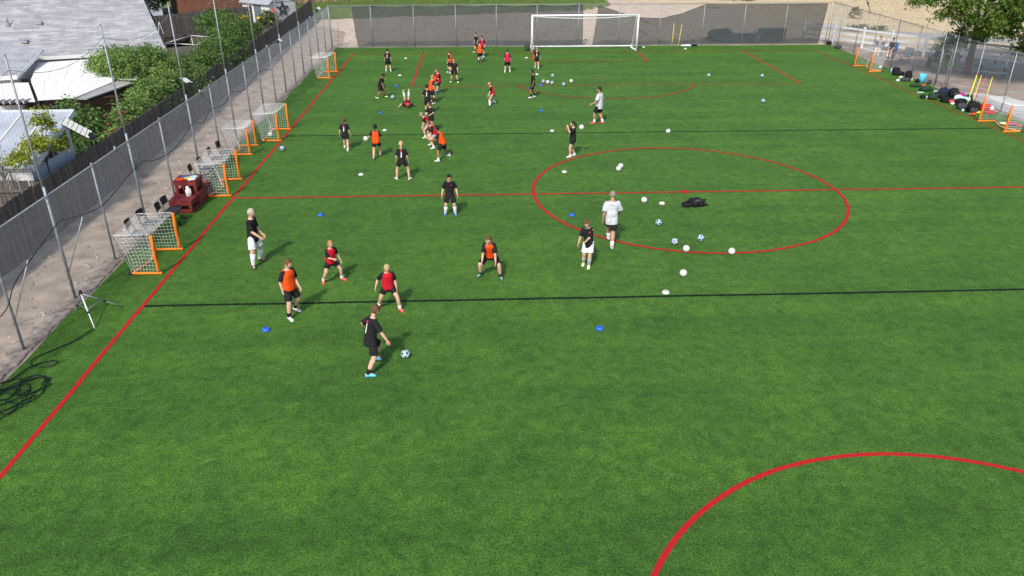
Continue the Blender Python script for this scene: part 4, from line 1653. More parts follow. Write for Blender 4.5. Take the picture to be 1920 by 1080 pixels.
duffel((18.2, 21.25), R(8), 'black duffel bag with blue bottle, farthest of the bags', BG, (.5, .28, .24), 2)
bottle((17.93, 21.2), 'white and blue bottle at the far end of the bags', (.55, .72, .8), .28, .05)
duffel((17.9, 20.3), R(-6), 'flat black duffel bag just right of the far pop-up goal', BG, (.62, .26, .20), 5)
backpack((18.0, 19.2), R(30), 'black rucksack leaning upright with a white label', BG, None, (.36, .24, .46), seed=4, lean=-.25)
duffel((17.5, 18.6), R(0), 'long black bag in front of the upright rucksack', CL['charcoal'], (.60, .24, .18), 6)
lump('towel', (17.42, 19.0), (.20, .18, .20), CL['white'], 'crumpled white towel beside the long black bag', 'towel', 4, .3)
lump('lunch_box', (17.04, 18.6), (.18, .14, .10), CL['white'], 'small white box on the turf left of the towel', 'box', 5, .02, sq=.4)
bottle((17.82, 18.5), 'pale bottle at the end of the long black bag', (.6, .7, .66), .2, .04)
backpack((18.26, 18.2), R(10), 'bright blue rucksack standing alone by the fence', CL['cyan'], mat('backpack_deep_blue', (.03, .25, .55), .7, var=.2), (.36, .24, .50), seed=9)
lump('bag', (17.93, 18.1), (.22, .2, .22), BG, 'small black bag left of the blue rucksack', 'bag', 12, .25)
lump('jacket', (17.25, 17.0), (.60, .30, .17), CL['green'], 'dark green jacket lying near the touchline', 'jacket', 14, .3)
lump('shoe_bag', (18.38, 17.65), (.40, .18, .24), CL['charcoal'], 'grey shoe bag beside the blue rucksack', 'bag', 15, .3, rz=.6)
lump('cloth', (17.88, 17.25), (.26, .12, .06), CL['coral'], 'small red cloth near the gate', 'cloth', 16, .3)
lump('jacket', (17.25, 15.9), (.62, .38, .26), CL['green'], 'black and green jacket heap in front of the gate', 'jacket', 17, .4, freq=3)
lump('towel', (16.78, 15.5), (.40, .14, .05), CL['aqua'], 'pale blue towel beside the green jacket heap', 'towel', 18, .3)
lump('bag', (16.17, 14.15), (.28, .24, .2), BG, 'small black bag on the right touchline', 'bag', 19, .2)
bottle((16.38, 14.1), 'pale green bottle lying by the red touchline', (.35, .6, .5), .18, .07)
lump('jacket', (16.62, 13.95), (.50, .40, .30), CL['green'], 'dark green crumpled jacket on the touchline', 'jacket', 21, .35, freq=3)
backpack((17.62, 14.75), R(5), 'navy rucksack with light blue panel on the bag pile', CL['navy'], CL['cyan'], (.44, .26, .42), seed=22)
backpack((17.95, 14.4), R(-15), 'plump black rucksack at the back of the bag pile', BG, None, (.40, .30, .46), seed=23)
duffel((17.2, 14.3), R(-5), 'black duffel bag in front of the navy rucksack', BG, (.62, .32, .26), 24)
backpack((16.95, 13.25), R(20), 'black rucksack lying at the front of the bag pile', BG, None, (.52, .26, .40), True, 25)
duffel((17.98, 13.95), R(-20), 'dark bag with a pocket behind the white clothes', CL['charcoal'], (.46, .3, .3), 26)
lump('shirt_heap', (17.05, 12.95), (.26, .24, .20), CL['coral'], 'red and white shirt on the front of the pile', 'clothes', 27, .3)
lump('cloth', (17.0, 12.72), (.20, .16, .12), CL['white'], 'white cloth under the red shirt', 'cloth', 28, .3)
lump('shirt_heap', (17.75, 13.55), (.42, .30, .30), CL['white'], 'white shirt draped over the bag pile', 'clothes', 29, .35, freq=3)
lump('shirt_heap', (18.0, 13.75), (.32, .24, .36), CL['magenta'], 'magenta shirt on top of the bag pile', 'clothes', 30, .3)
lump('shirt_heap', (18.15, 13.3), (.36, .30, .36), CL['navy'], 'navy shirt by the foot of the yellow poles', 'clothes', 31, .3)
lump('towel', (17.75, 13.1), (.66, .34, .30), CL['aqua'], 'pale aqua towel draped across black bags', 'towel', 32, .25)
backpack((17.3, 12.55), R(12), 'black bag under the aqua towel', BG, None, (.50, .34, .34), seed=33)
duffel((16.95, 11.75), R(-15), 'black bag between the aqua towel and the largest rucksack', CL['charcoal'], (.5, .34, .26), 34)
backpack((17.05, 11.05), R(-10), 'large black rucksack, nearest of the bag pile', BG, CL['charcoal'], (.50, .34, .52), seed=35)
bottle((16.68, 11.25), 'pale blue bottle in front of the largest rucksack', (.45, .65, .75), .16, .06)
lump('folder', (16.86, 10.72), (.36, .14, .05), CL['grey'], 'flat grey case before the largest rucksack', 'case', 36, .03, sq=.4)
lump('bib_heap', (17.98, 11.55), (.55, .36, .30), CL['red'], 'heap of red bibs behind the right pop-up goal', 'bibs', 37, .35, freq=3)
lump('cloth', (18.22, 11.45), (.16, .3, .22), CL['white'], 'white cloth beside the heap of red bibs', 'cloth', 38, .3)
lump('bib_heap', (17.75, 10.75), (.55, .28, .14), CL['red'], 'flat red bibs near the goal net', 'bibs', 39, .35, freq=3)
lump('bib_heap', (17.3, 10.95), (.40, .24, .09), CL['yellow'], 'yellow bib beside the flat red bibs', 'bibs', 40, .35)
lump('marker_stack', (16.75, 10.45), (.2, .2, .14), CL['orange'], 'orange marker discs by the right goal post', 'marker discs', 41, .2)
lump('bib_heap', (17.3, 8.75), (.55, .30, .10), CL['lime'], 'lime bibs lying inside the right pop-up goal', 'bibs', 42, .35)
lump('bib_heap', (17.45, 8.55), (.36, .28, .16), CL['magenta'], 'pink and white bib inside the right pop-up goal', 'bibs', 43, .35)
lump('bib_heap', (17.75, 8.35), (.45, .20, .07), CL['red'], 'red bib at the back of the right pop-up goal', 'bibs', 44, .35)
lump('bag', (18.3, 31.5), (.36, .26, .26), BG, 'small black bag in the far right corner', 'bag', 45, .25)
lump('bag', (18.3, 29.9), (.50, .3, .26), CL['charcoal'], 'dark bag at the fence near the far right corner', 'bag', 46, .25)
lump('bag', (-3.95, 30.0), (.36, .36, .62), CL['charcoal'], 'dark bag standing behind the left goal post', 'bag', 47, .2)
# leaning agility poles
ylw = mat('yellow_pole', (0.80, 0.78, 0.05), 0.4, var=.05)
rdp = mat('red_pole', (0.80, 0.10, 0.08), 0.4, var=.05)


def agility_pole(a, b, m, label):
    r = empty('agility_pole', a, 0, label, 'pole', 'agility poles')
    d = V(b) - V(a)
    MB().tube([(0, 0, .02), d], .0165, 8).build('shaft', m, r, True)
    MB().tube([(0, 0, 0), d * .05], .021, 8).build('spike', blackp, r, True)


agility_pole((17.78, 12.75, 0), (18.44, 13.62, 1.30), ylw, 'yellow agility pole leaning on the fence, leftmost of the bundle')
agility_pole((18.2, 13.3, 0), (18.45, 13.60, 1.28), ylw, 'yellow agility pole leaning almost upright in the bundle')
agility_pole((18.05, 12.75, 0), (18.45, 13.23, 1.36), ylw, 'yellow agility pole leaning right of the bundle')
agility_pole((18.15, 12.85, 0), (18.45, 12.82, 1.36), rdp, 'red agility pole leaning between two yellow poles')
agility_pole((18.36, 13.62, 0), (18.46, 13.62, 1.42), rdp, 'red agility pole standing behind the yellow bundle')
agility_pole((18.15, 12.0, 0), (18.45, 12.32, 1.46), ylw, 'yellow agility pole leaning behind the right pop-up goal post')
agility_pole((6.67, 31.45, 0), (6.80, 31.85, 1.52), ylw, 'yellow pole against the far fence, left of two')
agility_pole((7.15, 31.45, 0), (7.38, 31.85, 1.46), ylw, 'yellow pole against the far fence, right of two')
lump('flag_heap', (7.75, 31.3), (.9, .3, .12), CL['white'], 'white flags lying at the foot of the far fence', 'flags', 50, .3)
lump('bag', (8.25, 31.25), (.5, .3, .14), CL['black'], 'dark bag on the white flags by the far fence', 'bag', 51, .3)


# ------------------------------------------------------------------ folding chairs on the left
chair_parts = []
q = MB().box((0, 0, .45), (.40, .40, .025))
chair_parts.append(('seat', q.mesh('seat', mat('chair_seat', (.03, .032, .04), .45))))
q = MB()
vs = []
for i in range(7):
    for z in (.62, .86):
        y = -.19 + .38 * i / 6
        vs.append(V((-.20 - (z - .45) * .22 - .03 * (1 - ((i - 3) / 3) ** 2), y, z)))
fs = [(2 * i, 2 * i + 2, 2 * i + 3, 2 * i + 1) for i in range(6)]
q.add(vs, fs)
q.add([v + V((-.012, 0, 0)) for v in vs], [f[::-1] for f in fs])
q.add([vs[1], vs[0], vs[0] + V((-.012, 0, 0)), vs[1] + V((-.012, 0, 0))], [(0, 1, 2, 3)])
chair_parts.append(('backrest', q.mesh('backrest', mat('chair_back', (.018, .014, .02), .5))))
for s in (-1, 1):
    chair_parts.append(('leg', MB().tube([(.24, s * .21, 0), (-.17, s * .21, .46), (-.29, s * .20, .87)], .012, 6).mesh('leg', blackm, True)))
    chair_parts.append(('leg', MB().tube([(-.24, s * .19, 0), (.18, s * .19, .44)], .012, 6).mesh('leg', blackm, True)))
chair_parts.append(('stretcher', MB().tube([(.17, -.21, .08), (.17, .21, .08)], .009, 6).mesh('stretcher', blackm, True)))
for x, y, rz, lb in [
    (-17.58, -4.15, 4, 'black folding chair behind the nearest pop-up goal, nearest the camera'),
    (-17.55, -3.35, -6, 'black folding chair half hidden by the nearest goal net'),
    (-17.22, -2.75, 3, 'black folding chair left of a pair before the red podium'),
    (-17.24, -2.20, -4, 'black folding chair touching the front of the red podium'),
    (-17.52, 1.20, 5, 'black folding chair just behind the red podium'),
    (-17.48, 2.08, -3, 'black folding chair seen through the second goal net'),
    (-17.52, 3.39, 6, 'black folding chair, second from the end of the row'),
    (-17.45, 4.25, -2, 'black folding chair at the far end of the row'),
]:
    r = empty('folding_chair', (x, y, 0), R(rz), lb, 'chair', 'folding chairs along the left fence')
    for nm, me in chair_parts:
        inst(nm, me, r)

# ------------------------------------------------------------------ red podium
r = empty('podium', (-17.30, -.25, 0), 0, 'dark red wooden step podium between folding chairs', 'podium')


def planks(x0, x1, y0, y1, z, th, n, along='y', name='plank'):
    for i in range(n):
        if along == 'y':
            wd = (x1 - x0) / n
            MB().box(((x0 + wd * (i + .5)), (y0 + y1) / 2, z), (wd - .008, y1 - y0, th)).build(name, redwood, r)
        else:
            wd = (y1 - y0) / n
            MB().box(((x0 + x1) / 2, y0 + wd * (i + .5), z), (x1 - x0, wd - .008, th)).build(name, redwood, r)


hx = .36
for s in (-1, 1):
    MB().box((s * (hx - .03), -.1, .075), (.05, 2.16, .15)).build('skid', redwood, r)
MB().box((0, -1.15, .075), (2 * hx - .12, .05, .14)).build('skid', redwood, r)
for y0, y1, z in ((-1.22, -.50, .44), (-.52, .14, .90), (.16, .96, .46)):
    planks(-hx - .02, hx + .02, y0, y1, z, .04, 5)
    for yy in (y0 + .05, y1 - .05):
        for s in (-1, 1):
            MB().box((s * (hx - .05), yy, z / 2 + .02), (.09, .09, z - .12)).build('leg', redwood, r)
    MB().box((0, y0 + .012, z - .085), (2 * hx + .02, .035, .12)).build('apron', redwood, r)
    for s in (-1, 1):
        MB().box((s * (hx - .0), (y0 + y1) / 2, z - .085), (.03, y1 - y0 - .06, .12)).build('apron', redwood, r)
for s in (-1, 1):
    MB().box((s * (hx + .022), -.19, .30), (.03, .62, .42)).build('side_panel', redwood, r)
for x, y, nm, lb in ((-17.48, -.62, 'orange', 'orange folded bib on the podium top'), (-17.42, -.36, 'blue', 'blue folded bib on the podium top'),
                     (-17.26, -.50, 'yellow', 'yellow folded bib on the podium top'), (-17.12, -.36, 'aqua', 'aqua folded bib on the podium top'), (-17.10, -.62, 'white', 'white folded bib on the podium top')):
    lump('folded_bib', (x, y, .922), (.26, .22, .035), CL[nm], lb, 'bib', len(lb) * 1.7, .12, 'bibs folded on the podium', True, None, .4, sq=.5)
j = empty('jug', (-17.15, -1.0, .462), R(-30), 'white plastic jug with handle on the lower podium step', 'jug')
MB().lathe([(.07, 0), (.085, .01), (.085, .2), (.06, .26), (.05, .30), (.055, .34), (.002, .345)], 14, cap=True).build('vessel', whitep, j, True)
MB().tube([(.05, 0, .29), (.13, 0, .27), (.14, 0, .15), (.08, 0, .08)], .014, 6).build('handle', whitep, j, True)

# ------------------------------------------------------------------ tripod, cable and hose
tp = empty('tripod_stand', (-17.22, -8.62, 0), 0, 'silver and white tripod stand on the turf beside the fence', 'tripod')
top = V((0, 0, .66))
alu = mat('brushed_aluminium', (.38, .40, .42), .4, .5)
for (x, y), m in (((.47, -.64), whitep), ((.69, .51), alu), ((-.37, .10), alu)):
    f = V((x, y, 0))
    MB().tube([top, top.lerp(f, .55)], .019, 8).build('leg', m, tp, True)
    l = MB().tube([top.lerp(f, .5), f], .013, 8).build('lower_leg', m, tp, True)
    MB().tube([top.lerp(f, .52), top.lerp(f, .57)], .032, 8).build('clamp', blackp, l, True)
MB().tube([(0, 0, .60), (0, 0, .74)], .04, 10).build('hub', blackp, tp, True)
for (x, y) in ((.69, .51), (-.37, .10)):
    MB().tube([(.22, -.30, .36), V((x, y, 0)) * .48 + V((0, 0, .36))], .008, 6).build('spreader', alu, tp, True)


def smooth_path(pts, n=8):
    out = []
    P = [V(p) for p in pts]
    for i in range(len(P) - 1):
        a, b, c, d = P[max(0, i - 1)], P[i], P[i + 1], P[min(len(P) - 1, i + 2)]
        for k in range(n):
            t = k / n
            out.append(.5 * ((2 * b) + (c - a) * t + (2 * a - 5 * b + 4 * c - d) * t * t + (3 * b - a - 3 * c + d) * t ** 3))
    out.append(P[-1])
    return out


hs_pts = [(-16.76, -9.28), (-16.80, -9.5), (-16.98, -9.9), (-17.26, -10.27), (-17.48, -10.65), (-17.42, -10.92), (-17.1, -11.0), (-16.88, -10.93), (-16.95, -10.76), (-17.2, -10.78),
          (-17.42, -11.05), (-17.52, -11.5)]
for k, (cx, cy, rr, ex) in enumerate(((-17.2, -11.75, .34, 1.5), (-17.05, -11.95, .46, 1.0), (-17.5, -11.9, .40, .8), (-17.2, -12.25, .50, .7), (-16.95, -11.7, .26, 1.2), (-17.45, -12.3, .42, 1.1))):
    for a in range(0, 330, 37):
        wob = 1 + .18 * math.sin(a * .05 + k * 2.3)
        hs_pts.append((cx + rr * wob * ex * math.cos(R(a + 150 + k * 47)), cy + rr * wob * math.sin(R(a + 150 + k * 47))))
hs_pts += [(-16.75, -12.1), (-16.78, -12.5), (-17.1, -13.1), (-17.5, -13.6), (-18.0, -14.0)]
pp = [(x, y, .022 + .012 * (1 + math.sin(i * 1.9))) for i, (x, y) in enumerate(hs_pts)]
o = MB().tube(smooth_path(pp, 6), .013, 6).build('hose', mat('dark_green_hose', (.008, .018, .014), .4), None, True)
tag(o, 'black hose coiled on the turf and running to the tripod', 'hose')
pc = [(-17.90, -12.5, 1.3), (-17.9, -10.6, 1.15), (-17.9, -9.9, 1.55), (-17.9, -8.98, 1.81), (-17.9, -7.55, 2.12), (-17.9, -7.12, 2.04), (-17.9, -5.91, 1.79), (-17.9, -5.1, 1.72), (-17.9, -4.3, 1.82),
      (-17.9, -3.31, 1.95), (-17.9, -2.2, 2.05), (-17.9, -1.5, 1.85), (-17.9, -.3, 1.70), (-17.9, .88, 1.73), (-17.9, 2.6, 2.03), (-17.9, 3.6, 1.80), (-17.9, 4.64, 2.02), (-17.9, 6.23, 1.86), (-17.9, 7.7, 2.05),
      (-17.9, 9.4, 1.80), (-17.9, 12.3, 2.05), (-17.9, 14.5, 1.8), (-17.9, 17.1, 2.0)]
o = MB().tube(smooth_path(pc, 6), .012, 5).build('cable', blackp, None, True)
tag(o, 'black cable tied in loops along the long chain link fence', 'cable')


# ------------------------------------------------------------------ flood lights on the fences
def flood_light(base, tipv, label, pan=(.62, .26), nrm=(.55, -.5, .65)):
    """base on the rail, arm to tip, panel along the arm"""
    base, tipv = V(base), V(tipv)
    r = empty('flood_light', base, 0, label, 'lamp', 'flood lights on the fences')
    d = tipv - base
    x = d.normalized()
    y = V(nrm).cross(x).normalized()
    z = x.cross(y)
    rot = Matrix((x, y, z)).transposed()
    MB().tube([(0, 0, 0), d * .55], .022, 8).build('arm', blackm, r, True)
    MB().tube([(0, 0, -.12), (0, 0, .06)], .035, 8).build('bracket', galv, r, True)
    c = d * .55 + x * (pan[0] * .5 + .08)
    h = MB().box(c, (pan[0], pan[1], .05), rot).box(d * .55 + x * .06, (.16, .14, .09), rot).build('housing', blackm, r)
    for i in range(6):
        for k in (-1, 1):
            cc = c + x * (pan[0] * (-.5 + (i + .5) / 6)) + y * k * pan[1] * .24 + z * .028
            MB().box(cc, (pan[0] / 6 - .015, pan[1] * .46, .008), rot).build('lens', mat('lamp_lens', (.72, .72, .68), .25), h)
    return r


flood_light((-17.95, -3.65, 2.9), (-18.75, -4.0, 3.62), 'flood light with white panel reaching over the alley, nearest the camera', (.75, .28))
flood_light((-17.95, 4.0, 2.9), (-18.9, 5.1, 3.15), 'flood light on the long fence beside the hedge')
flood_light((-17.95, 14.3, 2.9), (-17.7, 17.4, 2.85), 'black flood light lying along the fence top', (.5, .2))
flood_light((-17.95, 25.3, 2.9), (-17.6, 28.0, 3.35), 'black flood light near the far left corner', (.5, .2))
flood_light((18.52, 26.6, 2.86), (18.1, 26.6, 3.75), 'flood light on the far right fence against the dry field', (.5, .22))
flood_light((18.52, 15.1, 2.86), (18.1, 16.2, 3.65), 'flood light on the right fence in front of the tree', (.5, .2))


# ------------------------------------------------------------------ wooden fences
def picket_mesh(h, wd, notch, m):
    vs = [(-wd / 2, 0, 0), (wd / 2, 0, 0), (wd / 2, 0, h - notch), (wd / 2 - notch, 0, h), (-wd / 2 + notch, 0, h), (-wd / 2, 0, h - notch)]
    b = [(x, .018, z) for x, y, z in vs]
    n = 6
    q = MB().add(vs + b, [tuple(range(n)), tuple(range(2 * n - 1, n - 1, -1))] + [((i + 1) % n, i, i + n, (i + 1) % n + n) for i in range(n)])
    return q.mesh('picket', m)


def wood_fence(label, pts, h, m, wd=.148, seed=0, group=None, rails=True):
    p0 = V((*pts[0], 0))
    root = empty('wooden_fence', p0, 0, label, 'fence', group)
    meshes = [picket_mesh(h + d, wd - .006, .025, m) for d in (-.02, 0, .015)]
    rd = random.Random(seed)
    for a, b in zip(pts, pts[1:]):
        a, b = V((*a, 0)) - p0, V((*b, 0)) - p0
        d = b - a
        L = d.length
        rz = math.atan2(d.y, d.x)
        n = int(L / wd)
        for i in range(n):
            c = a + d * ((i + .5) / n)
            o = inst('picket', meshes[rd.randrange(3)], root, (c.x, c.y, rd.uniform(-.012, .008)), rz)
            o.rotation_euler = (R(rd.uniform(-.5, .5)), R(rd.uniform(-.5, .5)), rz)
        u = V((-d.y, d.x, 0)).normalized()
        if rails:
            for z in (.35, h - .3):
                MB().bar(a + u * .045 + V((0, 0, z)), b + u * .045 + V((0, 0, z)), .04, .09).build('rail', m, root)
            k = max(1, int(L / 2.4))
            for i in range(k + 1):
                c = a + d * (i / k) + u * .09
                MB().box((c.x, c.y, h / 2), (.09, .09, h)).build('post', m, root)
    return root


wood_fence('weathered grey picket fence along the far side of the dirt alley', [(-20.55, -13), (-20.6, -3.2), (-20.75, 6), (-21.05, 16), (-21.35, 26.5)], 1.80, oldwood, seed=1)
wood_fence('weathered picket fence at the far end of the alley by the white shed', [(-21.35, 26.6), (-21.75, 38), (-22.2, 47)], 1.75, oldwood, wd=.16, seed=2)
wood_fence('short weathered fence running back from the alley beside the small shed', [(-20.7, -3.1), (-24.5, -3.25), (-30, -3.4)], 1.78, oldwood, seed=3)
wood_fence('dark weathered fence across the back of the yard behind the trees', [(-36.5, 31.0), (-31.5, 35.2), (-25.9, 41.2)], 1.85, oldwood, seed=4)
wood_fence('tan cedar fence at the top edge beyond the rough grass', [(-27.5, 57.8), (-21.5, 60.6), (-8, 66.2)], 1.8, tanwood, wd=.17, seed=5)


# ------------------------------------------------------------------ houses
def slab(pts, th, material, name, parent, uv=None):
    """roof slab: four corners of the top face, thickness downward"""
    P = [V(p) for p in pts]
    n = (P[1] - P[0]).cross(P[3] - P[0]).normalized()
    if n.z < 0:
        P = P[::-1]
        n = -n
    Q = [p - n * th for p in P]
    k = len(P)
    me = bpy.data.meshes.new(name)
    me.from_pydata([tuple(p) for p in P + Q], [], [tuple(range(k)), tuple(range(2 * k - 1, k - 1, -1))] + [((i + 1) % k, i, i + k, (i + 1) % k + k) for i in range(k)])
    me.materials.append(material)
    if uv:
        o, ux, uy = (V(q) for q in uv)
        l = me.uv_layers.new(name='UVMap')
        for lp in me.loops:
            p = V(me.vertices[lp.vertex_index].co) - o
            l.data[lp.index].uv = (p.dot(ux), p.dot(uy))
    me.update()
    return inst(name, me, parent)


siding = mat('white_siding', (0.68, 0.68, 0.67), 0.7, var=.06, scale=2)
M_shingle = shingle_material('pale_grey_shingles', (0.43, 0.435, 0.45), (0.29, 0.295, 0.31), (0.34, 0.345, 0.36), .6, .22)
M_shingle2 = shingle_material('grey_shingles', (0.42, 0.43, 0.46), (0.34, 0.35, 0.38), (0.18, 0.19, 0.21), .45, .30)
whiteroof = mat('white_metal_roof', (0.80, 0.80, 0.80), 0.5, var=.05, scale=1.5)
darkwd = mat('dark_timber', (0.06, 0.048, 0.04), 0.85, var=.3, scale=4)
greymetal = mat('grey_vent_metal', (0.22, 0.22, 0.23), 0.5)
corru = mat('grey_corrugated_sheet', (0.36, 0.35, 0.34), 0.7, var=.15, scale=3)

hs_ = empty('house', (-26.5, 18, 0), 0, 'house with large pale grey shingle roof at upper left', 'house')
HO = V((-26.5, 18, 0))
e = V((.947, .320, 0))
n_ = V((-.320, .947, 0))
EV = V((-23.68, 16.2, 2.5))                    # lower right corner of the big roof
m_ = .36
Lr = 5.9
rise = V((0, 0, m_ * Lr))
EL = EV - e * 24
RR = EV + n_ * Lr + rise - e * 1.0
RL = EL + n_ * Lr + rise
ud = (n_ * Lr + rise).normalized()
o = slab([EL - HO, EV - HO, RR - HO, RL - HO], .12, M_shingle, 'roof', hs_, (EL - HO, e, ud))
BR = RR + n_ * 5.9 - rise + e * .2
BL = RL + n_ * 5.9 - rise
slab([RL - HO, RR - HO, BR - HO, BL - HO], .12, M_shingle, 'roof', hs_, (RL - HO, e, ud))
for (t, v) in ((.60, .32), (.74, .30), (.665, .66), (.815, .55), (.845, .27)):
    pass
for s_, v, h in ((9.7, .60, .35), (7.45, .58, .35), (8.7, .26, .38), (6.0, .57, .10), (6.55, .25, .08)):
    p = EV - e * s_ + ud * (v * Lr) - HO
    if h > .2:
        MB().tube([p + V((0, 0, -.05)), p + V((0, 0, h))], .05, 8).lathe([(.16, -.02), (.06, .10)], 10, p).build('vent_pipe', greymetal, o, True)
    else:
        MB().box(p + V((0, 0, .06)), (.36, .30, .12), taper=.7).build('vent_box', greymetal, o)
W0 = EV - e * 1.9 + n_ * .45 - HO
W1 = EL + n_ * .45 - HO
W3 = W0 + n_ * 10.6
MB().bar((W0.x, W0.y, 1.22), (W1.x, W1.y, 1.22), .14, 2.44).build('wall', siding, hs_)
MB().bar((W0.x, W0.y, 1.22), (W3.x, W3.y, 1.22), .14, 2.44).build('wall', siding, hs_)
q = MB().add([W0 + V((0, 0, -.1)), W3 + V((0, 0, -.1)), (W0 + W3) / 2 + V((-.5, 0, 1.75))], [(0, 1, 2)])
q.build('gable', siding, hs_)
fa_ = EV - HO + V((0, 0, -.10))
MB().bar(fa_ + e * .02 - n_ * .02, fa_ - e * 24 - n_ * .02, .03, .18).build('fascia', whitep, hs_)
# grey wing roof
slab([V((-27.7, 9.3, 2.55)) - HO, V((-31.5, 8.2, 2.55)) - HO, V((-32.2, 14.0, 3.3)) - HO, V((-28.6, 13.6, 3.0)) - HO], .12, M_shingle2, 'wing_roof', hs_,
     (V((-31.5, 8.2, 2.55)) - HO, e, n_))
MB().bar(V((-27.66, 9.25, 2.46)) - HO, V((-31.5, 8.15, 2.46)) - HO, .03, .16).build('fascia', whitep, hs_)
MB().bar(V((-27.65, 9.3, 2.47)) - HO, V((-28.55, 13.6, 2.92)) - HO, .03, .16).build('fascia', whitep, hs_)
MB().bar(V((-27.95, 9.6, 1.2)) - HO, V((-31.5, 8.6, 1.2)) - HO, .12, 2.4).build('wall', siding, hs_)
MB().bar(V((-27.95, 9.6, 1.2)) - HO, V((-28.8, 13.3, 1.2)) - HO, .12, 2.4).build('wall', siding, hs_)

# white patio cover on dark posts
pc_ = empty('patio_cover', (-25.5, 9, 0), 0, 'bright white patio roof on dark timber posts beside the house', 'patio cover')
PO = V((-25.5, 9, 0))


def strips(a0, a1, b0, b1, n, m, name):
    """roof sheets side by side from edge a to edge b"""
    a0, a1, b0, b1 = (V(q) for q in (a0, a1, b0, b1))
    for i in range(n):
        t0, t1 = i / n, (i + 1) / n - .004
        slab([a0.lerp(a1, t0), a0.lerp(a1, t1), b0.lerp(b1, t1), b0.lerp(b1, t0)], .05, m, name, pc_)


strips(V((-28.6, 12.9, 2.44)) - PO, V((-25.3, 14.3, 2.44)) - PO, V((-27.2, 9.45, 2.32)) - PO, V((-23.5, 9.3, 2.32)) - PO, 5, whiteroof, 'roof_sheet')
strips(V((-27.2, 9.42, 2.26)) - PO, V((-23.5, 9.27, 2.26)) - PO, V((-25.3, 6.2, 2.16)) - PO, V((-23.95, 6.55, 2.16)) - PO, 6, whiteroof, 'roof_sheet')
strips(V((-29.6, 9.3, 2.22)) - PO, V((-27.25, 9.3, 2.22)) - PO, V((-27.6, 5.9, 2.12)) - PO, V((-25.4, 6.15, 2.12)) - PO, 4, whiteroof, 'roof_sheet')
strips(V((-23.48, 9.9, 2.22)) - PO, V((-22.75, 9.35, 2.16)) - PO, V((-23.9, 6.5, 2.12)) - PO, V((-23.55, 6.6, 2.08)) - PO, 3, corru, 'corrugated_sheet')
slab([V((-23.9, 10.9, 2.36)) - PO, V((-22.95, 10.6, 2.32)) - PO, V((-22.6, 9.5, 2.28)) - PO, V((-23.45, 9.5, 2.30)) - PO], .05, corru, 'corrugated_sheet', pc_)
for x, y in ((-27.5, 6.1), (-25.4, 6.35), (-24.0, 6.75), (-23.1, 8.8), (-22.9, 9.6), (-25.3, 9.3), (-27.1, 9.4)):
    MB().box((x + 25.5, y - 9, 1.04), (.12, .12, 2.08)).build('post', darkwd, pc_)
MB().bar(V((-29.4, 5.95, 2.0)) - PO, V((-23.95, 6.65, 2.0)) - PO, .08, .18).build('beam', darkwd, pc_)
MB().bar(V((-23.95, 6.65, 1.98)) - PO, V((-22.8, 9.5, 1.98)) - PO, .08, .18).build('beam', darkwd, pc_)
MB().bar(V((-23.95, 6.75, 1.1)) - PO, V((-23.1, 8.8, 1.1)) - PO, .06, .10).build('rail', darkwd, pc_)
for i in range(15):
    t = i / 14
    p = V((-29.2, 5.75, 2.13)).lerp(V((-25.7, 6.1, 2.13)), t) - PO
    MB().box(p, (.05, .55, .12)).build('rafter_end', mat('pale_rafter', (.45, .44, .42), .8), pc_)
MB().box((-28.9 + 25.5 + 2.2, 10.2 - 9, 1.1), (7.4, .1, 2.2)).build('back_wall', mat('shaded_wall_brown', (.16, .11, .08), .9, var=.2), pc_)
wf = MB().box((-26.6 + 25.5, 10.12 - 9, 1.35), (.7, .05, .7)).build('window', mat('window_glass', (.03, .035, .04), .1), pc_)
for dx, dz, sx, sz in ((0, .37, .78, .07), (0, -.37, .78, .07), (.37, 0, .07, .78), (-.37, 0, .07, .78)):
    MB().box((-26.6 + 25.5 + dx, 10.08 - 9, 1.35 + dz), (sx, .05, sz)).build('frame', whitep, wf)

# small shed with metal sheet roof
sh_ = empty('shed', (-21.3, -1, 0), 0, 'small white block shed with blue-grey sheet roof behind the alley fence', 'shed')
SO = V((-21.3, -1, 0))
blockm = mat('white_blockwork', (0.62, 0.63, 0.64), 0.85, var=.12, scale=2.5, bump=.2)
roofb = mat('blue_grey_roof_sheet', (0.36, 0.40, 0.47), 0.6, var=.12, scale=1.3, objrand=.06)
x0, x1 = -25.6, -21.15
y0, y1 = -2.5, .15
zt = lambda y: 2.10 + (y + 2.5) * .31
nn = 6
for i in range(nn):
    a, b = x0 - .25 + (x1 + .2 - x0 + .25) * i / nn, x0 - .25 + (x1 + .2 - x0 + .25) * (i + 1) / nn - .012
    slab([V((a, y0 - .28, zt(y0 - .28) + .06)) - SO, V((b, y0 - .28, zt(y0 - .28) + .06)) - SO, V((b, y1 + .22, zt(y1 + .22) + .06)) - SO, V((a, y1 + .22, zt(y1 + .22) + .06)) - SO], .04, roofb, 'roof_sheet', sh_)
    if i:
        MB().bar(V((a - .006, y0 - .28, zt(y0 - .28) + .075)) - SO, V((a - .006, y1 + .22, zt(y1 + .22) + .075)) - SO, .04, .035).build('batten', whitep, sh_)
MB().bar(V((x1 + .21, y0 - .30, zt(y0 - .3) + .03)) - SO, V((x1 + .21, y1 + .24, zt(y1 + .24) + .03)) - SO, .05, .16).build('barge_board', mat('pale_blue_trim', (.55, .60, .66), .6), sh_)
MB().bar(V((x0 - .2, y1 + .23, zt(y1 + .23) + .05)) - SO, V((x1 + .2, y1 + .23, zt(y1 + .23) + .05)) - SO, .05, .12).build('barge_board', MATS['pale_blue_trim'], sh_)
row, zc = 0, 0.0
